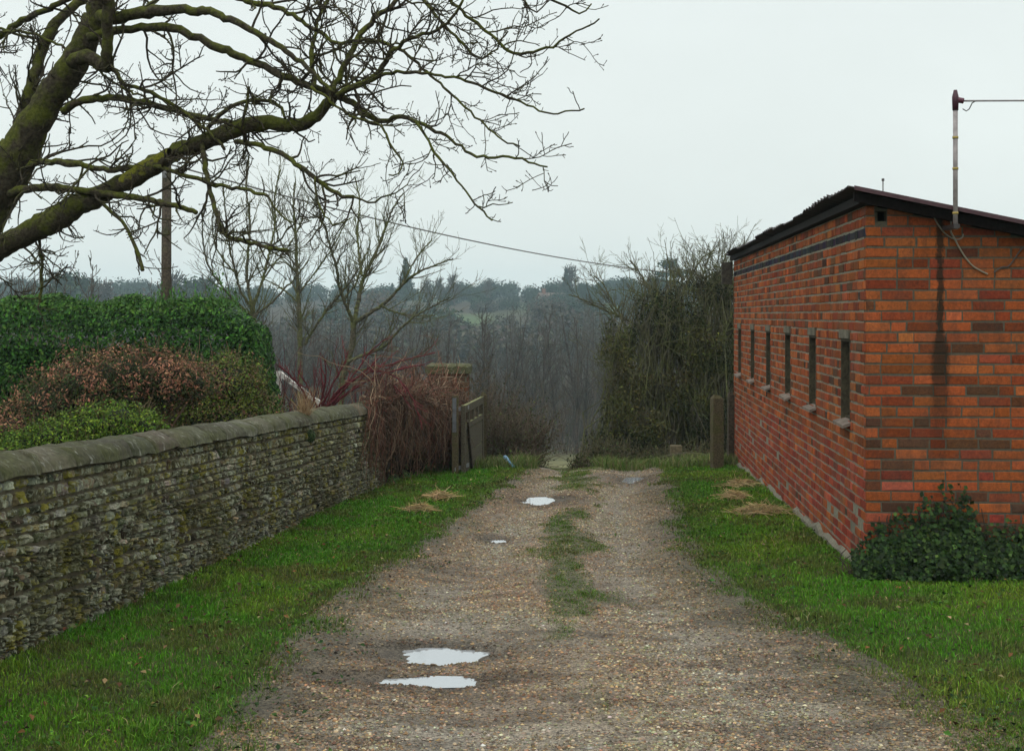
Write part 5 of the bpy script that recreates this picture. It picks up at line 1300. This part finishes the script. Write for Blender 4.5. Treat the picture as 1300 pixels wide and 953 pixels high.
traced_tree('sprawling bare thorn bush sending long crooked branches above the overgrown clump', [
    ([(842, 500), (848, 460), (845, 430)], (0, 0), 5, 5),
    ([(846, 445), (820, 420), (790, 402), (765, 393), (742, 380), (722, 374)], (0, -.5), 5, 1.8),
    ([(846, 440), (840, 400), (825, 370), (812, 345), (800, 330)], (0, .4), 4.5, 1.8),
    ([(846, 438), (862, 400), (868, 370), (880, 345), (893, 325), (908, 318)], (0, .4), 4.5, 1.8),
    ([(848, 440), (880, 410), (903, 380), (915, 350), (922, 322)], (0, -.4), 4.5, 1.8),
    ([(862, 400), (850, 370), (852, 345), (846, 322)], (0, .4), 3.4, 1.6),
    ([(790, 402), (775, 380), (768, 362), (755, 350)], (-.3, .4), 3, 1.5)], (842, 560), 26.3, .75, (5, 6, 6), group=GB, name='thorn_bush')
# brambles and dead stems left of the track beyond the gate, and along the crest
def thicket(label, px0, px1, dpt, hgt, n, cols, name='bramble_thicket', dy=1.2, group=None, r0=.006):
    x0 = (px0 - CX) / F * dpt; x1 = (px1 - CX) / F * dpt; loc = np.array(((x0 + x1) / 2, dpt, float(gbase((x0 + x1) / 2, dpt)))); root = thing(name, label, 'thicket', tuple(loc), 0, group)
    X = rng.uniform(x0, x1, n) - loc[0]; Y = rng.uniform(-dy / 2, dy / 2, n); Z = gbase(X + loc[0], Y + loc[1]) - loc[2] - .05
    env = hgt * (.55 + .6 * vnoise(X * 2.3, X * 0 + dpt, 14)); q, r_ = grow(np.stack([X, Y, Z], 1), np.stack([rng.normal(0, .3, n), rng.normal(0, .3, n), np.ones(n)], 1), env * (.5 + .7 * rng.random(n)), r0, .0025, 8, .13, (0, 0, -.03))
    st = MB(); nc_ = len(cols)
    for c_ in range(nc_): put(st, q[c_::nc_], r_[c_::nc_], 4, cols[c_])
    k1, kr = shoots(q, r_, 6, .35, (30, 70), 6, .16, (0, 0, .0), (.8, .7), .15, 1); kr = np.maximum(kr, .0028)
    for c_ in range(nc_): put(st, k1[c_::nc_], kr[c_::nc_], 3, cols[c_])
    st.build('stems', M['twig'], root); 
    m_ = n * 12; t_ = rng.integers(0, len(q), m_); kk = rng.integers(2, 8, m_); pp_ = q[t_, kk] + rng.normal(0, .05, (m_, 3)); mb = MB(); leaf_cards(mb, pp_, unit(rng.normal(size=(m_, 3))), .04 * (.5 + rng.random(m_)), jitter(np.array([(.035, .04, .018), (.06, .05, .03), (.05, .065, .02)])[rng.integers(0, 3, m_)], m_, .3)); mb.build('foliage', M['leaf_matt'], root)
    return root
BR = [(.085, .065, .045), (.055, .045, .034), (.11, .09, .06), (.07, .045, .032)]
thicket('tangle of brown brambles between the open gate and the track', 602, 684, 22.3, .85, 420, BR)
thicket('taller bare brush rising behind the pillar and open gate', 560, 650, 25.5, 1.9, 380, BR, 'bare_thicket')
thicket('low dead stems at the crest on the left side of the track', 650, 684, 21.2, .42, 160, BR, 'dead_stems', .5)
thicket('low brown bramble fringe under the overgrown bushes at the crest', 735, 905, 23.0, .42, 520, [(.10, .09, .05), (.08, .08, .035), (.07, .055, .035)], 'bramble_fringe', .9)
thicket('few dead stems in the middle of the gateway gap', 722, 748, 21.6, .22, 26, BR, 'dead_stems', .5)
# ------------------------------------------------------------------ far trees: prototypes reused as copies
def proto_bare(h, spread, seed, col, n1=22, rs=.10, base_clear=.3, thin=.02, twig=1.0):
    global rng
    keep = rng; rng = np.random.default_rng(seed)
    tr = MB(); cr = MB()
    tp_, tr_ = grow(np.zeros((1, 3)), np.array([[0, 0, 1.]]), h * .92, rs, rs * .15, 12, .05, (0, 0, .1)); put(tr, tp_, tr_, 6)
    pos, d, r_, idx, t = kids(tp_, tr_, n1, base_clear, .98, (25, 55)); l_ = spread * (1.25 - t) * (.6 + .6 * rng.random(len(t)))
    a, ar = grow(pos, d, l_, np.minimum(r_ * .55, rs * .5), thin, 8, .12, (0, 0, .10)); put(cr, a, ar, 4)
    b_, br = shoots(a, ar, 2.0 * twig, spread * .42, (25, 55), 6, .13, (0, 0, .09), (.6, .6), .15, 1, .35, .04); br = np.maximum(br, thin * .8); put(cr, b_, br, 3)
    c_, c_r = shoots(b_, br, 2.6 * twig, spread * .2, (25, 55), 4, .13, (0, 0, .08), (.7, .7), .1, 1, .35, .03); c_r = np.maximum(c_r, thin * .6); put(cr, c_, c_r, 3)
    rng = keep
    return tr, cr
def proto_leafy(h, blobs, n, size, cols, seed):
    global rng
    keep = rng; rng = np.random.default_rng(seed); tr = MB(); cr = MB()
    put(tr, *grow(np.zeros((1, 3)), np.array([[0, 0, 1.]]), h * .85, .22, .05, 8, .04), 6, (.05, .04, .03))
    p, d, k = blob_points(blobs, n, .3, 1.1, .4, 0.2, seed, 3.5); m_ = len(p)
    leaf_cards(cr, p, unit(d + rng.normal(0, .5, d.shape) + np.array((0, 0, .3))), size * (.5 + rng.random(m_)), jitter(np.asarray(cols)[rng.integers(0, len(cols), m_)], m_, .3), .7)
    rng = keep; return tr, cr
far_bark = mossy_bark('far_bark', (.070, .058, .048), (.06, .065, .035), .8, (.5, .7), (3, .2, .01)); M['far_bark'] = far_bark; M['near_bark'] = mossy_bark('wood_edge_bark', (.050, .038, .030), (.045, .045, .024), .8, (.5, .7), (3, .2, .01))
def conifer_blobs(h, w): return [(0, 0, h * (.2 + .12 * k), w * (1 - k * .13), w * (1 - k * .13), h * .09) for k in range(7)]
PROTO = {}
def make_proto(key, trcr, mt, mc, name, label, cat, group):
    r_ = thing(name, label, cat, (0, 0, 0), 0, group); a = trcr[0].build('trunk', M[mt], r_, smooth=True); b_ = trcr[1].build('crown', M[mc], r_); PROTO[key] = [r_, False]
def place(key, x, y, s, rz, label, zs=1.0, sink=0.0):
    r_, used = PROTO[key]
    if used:
        n_ = r_.copy(); COL.objects.link(n_)
        for ch in list(r_.children):
            c_ = ch.copy(); COL.objects.link(c_); c_.parent = n_
        r_ = n_
    else: PROTO[key][1] = True
    r_.location = (x, y, float(gbase(x, y)) - sink); r_.rotation_euler = (0, 0, rz); r_.scale = (s, s, s * zs); r_['label'] = label
    return r_
GW = 'slender bare trees along the front of the valley wood'
for k in range(4): make_proto('w%d' % k, proto_bare(10.5, 2.6, 100 + k, None, 26, .10 + .02 * k, .22, .016, .9), 'near_bark', 'near_bark', 'bare_tree', '', 'tree', GW)
GH = 'trees on the far misty hill'
make_proto('hb', proto_bare(12, 6, 120, None, 48, .3, .15, .10, .62), 'far_bark', 'far_bark', 'bare_tree', '', 'tree', GH)
EV = [(.022, .04, .022), (.03, .05, .026), (.018, .03, .018)]
make_proto('con', proto_leafy(14, conifer_blobs(14, 3.0), 3500, .55, EV, 130), 'far_bark', 'leaf_matt', 'conifer', '', 'tree', GH)
make_proto('ced', proto_leafy(14, [(0, 0, 12.6, 1.6, 1.6, 1.0), (.8, 0, 10.8, 3.6, 3, .8), (-.9, 0, 8.8, 4.3, 4, .9), (.6, 0, 6.8, 4.8, 5, 1.1), (0, 0, 4.5, 5.2, 5, 1.4)], 4200, .5, EV, 131), 'far_bark', 'leaf_matt', 'cedar_tree', '', 'tree', GH)
make_proto('ev', proto_leafy(10, [(0, 0, 6, 4.5, 4, 3.4), (3, 0, 4.2, 3.5, 3.5, 2.8), (-3, 0, 4.5, 3.5, 3.5, 3), (.8, 0, 8, 2.8, 2.6, 2)], 4500, .6, EV, 132), 'far_bark', 'leaf_matt', 'evergreen_tree', '', 'tree', GH)
make_proto('br', proto_leafy(5, [(0, 0, 2.2, 3.6, 3, 2.0), (2.6, 0, 1.6, 2.6, 2.4, 1.5)], 3200, .32, [(.06, .045, .032), (.05, .045, .025), (.075, .055, .04)], 133), 'far_bark', 'leaf_matt', 'scrubby_tree', '', 'tree', GH)
wr = np.random.default_rng(77)
# front of the wood
k = 0
for px_ in np.linspace(280, 1000, 62):
    d = 96 + 22 * wr.random(); x = (px_ + wr.normal(0, 8) - CX) / F * d
    place('w%d' % wr.integers(0, 4), x, d, .80 + .28 * wr.random(), wr.random() * 6.28, 'slender bare grey tree at the front edge of the valley wood', 1.0); k += 1
# rest of the wood as one mass
wd = MB(); protos = []
for k in range(4):
    tr, cr = proto_bare(10.5, 2.6, 200 + k, None, 20, .13, .2, .024, .62); v = np.concatenate(tr.v + cr.v)
    qs_ = []; off_ = 0
    for m_ in (tr, cr):
        qs_ += [q + off_ for q in m_.q]; off_ += m_.n
    protos.append((v, np.concatenate(qs_)))
def stand(mbx, n, px0, px1, d0_, d1_, s0, s1):
    for _ in range(n):
        d = d0_ + (d1_ - d0_) * wr.random(); x = (px0 + (px1 - px0) * wr.random() - CX) / F * d; s = s0 + (s1 - s0) * wr.random(); a = wr.random() * 6.28
        v, q = protos[wr.integers(0, 4)]; ca, sa = math.cos(a), math.sin(a)
        w = np.stack([v[:, 0] * ca - v[:, 1] * sa, v[:, 0] * sa + v[:, 1] * ca, v[:, 2]], 1) * s + np.array((x, d, float(gbase(x, d)) - .1)); mbx.add(w, q)
stand(wd, 120, -120, 1000, 112, 150, .85, 1.12)
stand(wd, 110, -120, 1000, 150, 215, .95, 1.3)
stand(wd, 40, -150, 300, 95, 130, 1.1, 1.4)
tag(wd.build('bare_wood', M['far_bark']), 'wide bare winter wood filling the valley as one grey brown mass', 'wood', kind='stuff')
# understorey brush among the trunks
us_ = MB(); n = 16000; d = 100 + 110 * wr.random(n); x = ((-150 + 1150 * wr.random(n)) - CX) / F * d; p0 = np.stack([x, d, gbase(x, d) - .1], 1)
q, r_ = grow(p0, np.stack([rng.normal(0, .28, n), rng.normal(0, .28, n), np.ones(n)], 1), 1.2 + 4.2 * rng.random(n) ** 1.6, .030, .015, 6, .1, (0, 0, .05))
for c_, cl in enumerate(((.06, .045, .035), (.045, .038, .03), (.085, .065, .045), (.04, .045, .028))): put(us_, q[c_::4], r_[c_::4], 3, cl)
tag(us_.build('undergrowth', M['twig']), 'brown undergrowth and saplings between the trunks of the valley wood', 'undergrowth', kind='stuff')
# hillside hedgerows and woodland, one mass; skyline trees as things
hm = MB(); hp_ = []
for (h, bl, n, sz, cl, sd_) in ((9, [(0, 0, 4.5, 5, 4, 3.6), (4, 0, 3.2, 4, 3.5, 2.8), (-4, 0, 3.4, 4, 3.5, 3)], 1500, .8, EV, 301), (7, [(0, 0, 3.4, 4.5, 4, 3), (3.4, 0, 2.4, 3.6, 3.5, 2.3)], 1400, .7, [(.06, .05, .04), (.05, .05, .03)], 302)):
    tr, cr = proto_leafy(h, bl, n, sz, cl, sd_); hp_.append((np.concatenate(cr.v), np.concatenate(cr.t), np.concatenate(cr.c)))
def hill_stand(n, px0, px1, d0_, d1_, kind, s0, s1):
    for _ in range(n):
        d = d0_ + (d1_ - d0_) * wr.random(); x = (px0 + (px1 - px0) * wr.random() - CX) / F * d; kk = kind if kind is not None else wr.integers(0, 2); v, t, c = hp_[kk]; s = s0 + (s1 - s0) * wr.random(); a = wr.random() * 6.28; ca, sa = math.cos(a), math.sin(a)
        hm.add(np.stack([v[:, 0] * ca - v[:, 1] * sa, v[:, 0] * sa + v[:, 1] * ca, v[:, 2]], 1) * s + np.array((x, d, float(gbase(x, d)) - .3)), None, t, c * (.8 + .4 * wr.random()))
hill_stand(90, -150, 1150, 225, 300, 1, .8, 1.3)
hill_stand(34, -150, 560, 300, 400, None, .6, .95); hill_stand(22, 720, 1150, 300, 400, None, .6, .95); hill_stand(16, 600, 760, 380, 405, None, .45, .7)
hill_stand(110, -150, 1150, 425, 520, 0, .6, .95)
tag(hm.build('hillside_trees', M['leaf_matt']), 'misty belt of hedgerow trees and copses covering the far hillside', 'woodland', kind='stuff')
SKY = [('con', 515, 328, 430, .55, 'misty dark conifer on the skyline behind the right-hand young bare tree', 1),
       ('con', 376, 345, 430, .50, 'misty conifer seen behind the middle slender bare tree', 1),
       ('con', 498, 360, 440, .4, 'short conifer close left of the skyline conifer behind the bare tree', 1),
       ('ced', 850, 328, 300, .62, 'tall flat-tiered cedar above the overgrown bushes near the end of the wire', 1),
       ('hb', 720, 336, 420, .8, 'round bare tree standing tallest in the middle of the far skyline', 1),
       ('con', 719, 341, 419, .60, 'dark ivy-covered narrow tree inside the round bare skyline tree', 1.0),
       ('hb', 617, 354, 440, .62, 'small round bare skyline tree standing between the wire and the green pasture', 1),
       ('ev', 606, 368, 430, .42, 'dark rounded evergreen beside the small round bare skyline tree', 1),
       ('hb', 577, 348, 420, .68, 'broad bare tree on the skyline right of the misty conifer', 1), ('hb', 560, 352, 430, .6, 'bare tree on the skyline touching the misty conifer', 1),
       ('hb', 545, 354, 425, .58, 'twiggy bare tree just right of the skyline conifer', 1),
       ('ev', 680, 366, 430, .52, 'dark evergreen clump on the skyline left of the tallest bare tree', 1), ('ev', 655, 374, 440, .45, 'low dark evergreen clump at the middle dip of the skyline', 1),
       ('ev', 742, 358, 410, .55, 'dark evergreen close right of the tallest bare skyline tree', 1), ('ev', 768, 358, 400, .6, 'broad dark evergreen on the skyline left of the cedar', 1), ('ev', 800, 352, 380, .68, 'large dark evergreen touching the cedar on the skyline', 1), ('ev', 833, 350, 370, .7, 'large dark evergreen behind the cedar', 1),
       ('con', 785, 360, 405, .4, 'small pointed conifer among the dark evergreens left of the cedar', 1),
       ('ev', 245, 352, 300, .75, 'grey rounded tree crown just right of the telegraph pole', 1), ('hb', 228, 344, 300, .6, 'bare twiggy crown beside the telegraph pole on the hill', 1), ('hb', 262, 350, 310, .55, 'bare hill tree further right of the telegraph pole', 1),
       ('ev', 78, 345, 290, .7, 'blue grey rounded tree on the hill above the left part of the hedge', 1), ('hb', 108, 348, 300, .62, 'bare spreading tree on the hill above the left part of the hedge', 1), ('hb', 130, 356, 310, .5, 'smaller bare tree on the hill left of the telegraph pole', 1),
       ('br', 160, 372, 300, .7, 'low grey scrubby tree on the hill just left of the telegraph pole', 1), ('br', 695, 378, 330, .6, 'brownish scrubby tree below the dark evergreen clump on the hillside', 1), ('br', 480, 368, 340, .7, 'brown scrubby tree behind the forked young tree', 1)]
HH = {'con': 13.6, 'ced': 13.4, 'hb': 12.5, 'ev': 9.9, 'br': 4.2}
for (key, px_, py_, d, s, lb, zs) in SKY:
    x = (px_ - CX) / F * d; z = float(gbase(x, d)); top = (HY - py_) / F * d; s2 = (top - z) / HH[key]
    place(key, x, d, s2 if key != 'ced' else s2, wr.random() * 6.28, lb, 1.0, .1)
# tall brown twiggy orchard trees over the left part of the hedge
GO = 'bare orchard trees beyond the hedge'
make_proto('or', proto_bare(5.5, 2.2, 150, None, 26, .09, .2, .010, 1.5), 'bark_young', 'far_bark', 'orchard_tree', '', 'tree', GO)
for (px_, py_, d, lb) in ((12, 343, 44, 'leftmost brown twiggy orchard tree above the hedge'), (40, 350, 47, 'second brown twiggy orchard tree above the hedge'), (66, 357, 50, 'third and smallest brown orchard tree above the hedge'), (-25, 338, 45, 'orchard tree cut by the left edge of the view')):
    x = (px_ - CX) / F * d; z = float(gbase(x, d)); s2 = ((HY - py_) / F * d - z) / 5.4; place('or', x, d, s2, wr.random() * 6.28, lb)
# small pale house on the hill
hx, hy = (700 - CX) / F * 412, 412; hz2 = float(gbase(hx, hy)) - 1.9; hs = thing('hill_house', 'small pale gabled house half hidden among trees on the far hill', 'house', (hx, hy, hz2), .5)
mb = MB(); mb.box(-4, 4, -2.5, 2.5, -1, 3.4, (.36, .35, .31)); mb.add([(-4, -2.5, 3.4), (-4, 2.5, 3.4), (-4, 0, 5.6), (4, -2.5, 3.4), (4, 2.5, 3.4), (4, 0, 5.6)], None, [(0, 2, 1), (3, 4, 5)], (.42, .40, .36)); mb.build('wall', M['render'], hs)
mb = MB(); mb.add([(-4.4, -3, 3.05), (4.4, -3, 3.05), (4.4, 0, 5.8), (-4.4, 0, 5.8), (-4.4, 3, 3.05), (4.4, 3, 3.05), (-4.4, -3, 2.85), (4.4, -3, 2.85), (4.4, 0, 5.62), (-4.4, 0, 5.62), (-4.4, 3, 2.85), (4.4, 3, 2.85)], [(0, 1, 2, 3), (3, 2, 5, 4), (7, 6, 9, 8), (8, 9, 10, 11), (0, 6, 7, 1), (4, 5, 11, 10)], [(0, 3, 9), (0, 9, 6), (3, 4, 10), (3, 10, 9), (1, 8, 2), (1, 7, 8), (2, 11, 5), (2, 8, 11)], (.16, .12, .10)); rfh = mb.build('roof', M['render'], hs)
mb = MB(); mb.box(-3, -2.2, -.4, .4, 5.2, 7, (.2, .1, .07)); mb.build('chimney', M['render'], rfh)
for (wx, wz) in ((-2.6, 1.2), (0, 1.2), (2.4, 1.2)):
    mb = MB(); mb.box(wx - .5, wx + .5, -2.54, -2.5, wz, wz + 1.1, (.05, .05, .05)); mb.build('window', M['glass'], hs)

# ------------------------------------------------------------------ air
HAZE = 0.00052
hb_ = MB(); hb_.box(-720, 720, -80, 1150, -16, 34)
ho = hb_.build('haze', M['ground']); mh = bpy.data.materials.new('haze_air'); mh.use_nodes = True; nt = mh.node_tree
nt.nodes.remove(nt.nodes['Principled BSDF']); pv = nt.nodes.new('ShaderNodeVolumePrincipled'); pv.inputs['Color'].default_value = (.66, .88, .98, 1); pv.inputs['Density'].default_value = HAZE; pv.inputs['Anisotropy'].default_value = .1
nt.links.new(pv.outputs[0], nt.nodes['Material Output'].inputs['Volume']); ho.data.materials[0] = mh; tag(ho, kind='stuff')

# ------------------------------------------------------------------ sky and light
w = bpy.data.worlds.new('World'); scene.world = w; w.use_nodes = True; nt = w.node_tree; bg = nt.nodes['Background']
sk = nt.nodes.new('ShaderNodeTexSky'); sk.sky_type = 'NISHITA'; sk.sun_disc = False; sk.sun_elevation = R(38); sk.sun_rotation = R(200); sk.air_density = 1; sk.dust_density = 4
tc = nd(nt, 'ShaderNodeTexCoord'); sx = nd(nt, 'ShaderNodeSeparateXYZ'); nt.links.new(tc.outputs['Generated'], sx.inputs[0])
rp = nd(nt, 'ShaderNodeValToRGB'); nt.links.new(sx.outputs[2], rp.inputs[0]); e = rp.color_ramp.elements
e[0].position = 0.0; e[0].color = (.93, .99, .95, 1); e[1].position = .95; e[1].color = (1.0, 1.0, .98, 1)
m1 = rp.color_ramp.elements.new(.27); m1.color = (.89, .96, .94, 1)
m2_ = rp.color_ramp.elements.new(.5); m2_.color = (.93, .96, .94, 1)
cn = noise(nt, 2.2, 4, .55, 'Generated', .3, (1, 1, 2.2)); cl = mix(nt, rp.outputs[0], ramp(nt, cn, .3, .7, (.95,) * 3, (1.04,) * 3), 1.0, 'MULTIPLY')
ov = nd(nt, 'ShaderNodeMapRange'); nt.links.new(sx.outputs[2], ov.inputs[0]); ov.inputs[1].default_value = .25; ov.inputs[2].default_value = .9; ov.inputs[3].default_value = 1.0; ov.inputs[4].default_value = 2.0
sc_ = nd(nt, 'ShaderNodeVectorMath', operation='SCALE'); nt.links.new(cl, sc_.inputs[0]); nt.links.new(ov.outputs[0], sc_.inputs['Scale'])
# overcast cloud is 92 % of the light, the rest is the clear sky above it
s2_ = nd(nt, 'ShaderNodeVectorMath', operation='SCALE'); nt.links.new(sk.outputs[0], s2_.inputs[0]); s2_.inputs['Scale'].default_value = .05
s3_ = nd(nt, 'ShaderNodeVectorMath', operation='SCALE'); nt.links.new(sc_.outputs[0], s3_.inputs[0]); s3_.inputs['Scale'].default_value = .92 / .1
ad = nd(nt, 'ShaderNodeVectorMath', operation='ADD'); nt.links.new(s2_.outputs[0], ad.inputs[0]); nt.links.new(s3_.outputs[0], ad.inputs[1])
nt.links.new(ad.outputs[0], bg.inputs['Color']); bg.inputs['Strength'].default_value = .1
sl = bpy.data.lights.new('sun', 'SUN'); sl.energy = .6; sl.angle = R(25); sl.color = (1, .97, .93); so = bpy.data.objects.new('sun', sl); COL.objects.link(so)
so.rotation_euler = (R(52), 0, R(-20))

cam = bpy.data.cameras.new('camera'); cam.sensor_width = 36; cam.lens = 36 * F / 1300; cam.shift_y = -(476.5 - HY) / 1300; cam.clip_start = .1; cam.clip_end = 3000
co = bpy.data.objects.new('camera', cam); COL.objects.link(co); co.location = (0, 0, 0); co.rotation_euler = (R(90), 0, 0); scene.camera = co
cam.dof.use_dof = False
scene.view_settings.view_transform = 'Standard'; scene.view_settings.look = 'None'; scene.view_settings.gamma = 1; scene.view_settings.exposure = 0
scene.render.engine = 'CYCLES'; scene.cycles.use_denoising = True; scene.cycles.volume_bounces = 1; scene.cycles.max_bounces = 6; scene.cycles.transparent_max_bounces = 4
scene.render.resolution_x = 1024; scene.render.resolution_y = 750
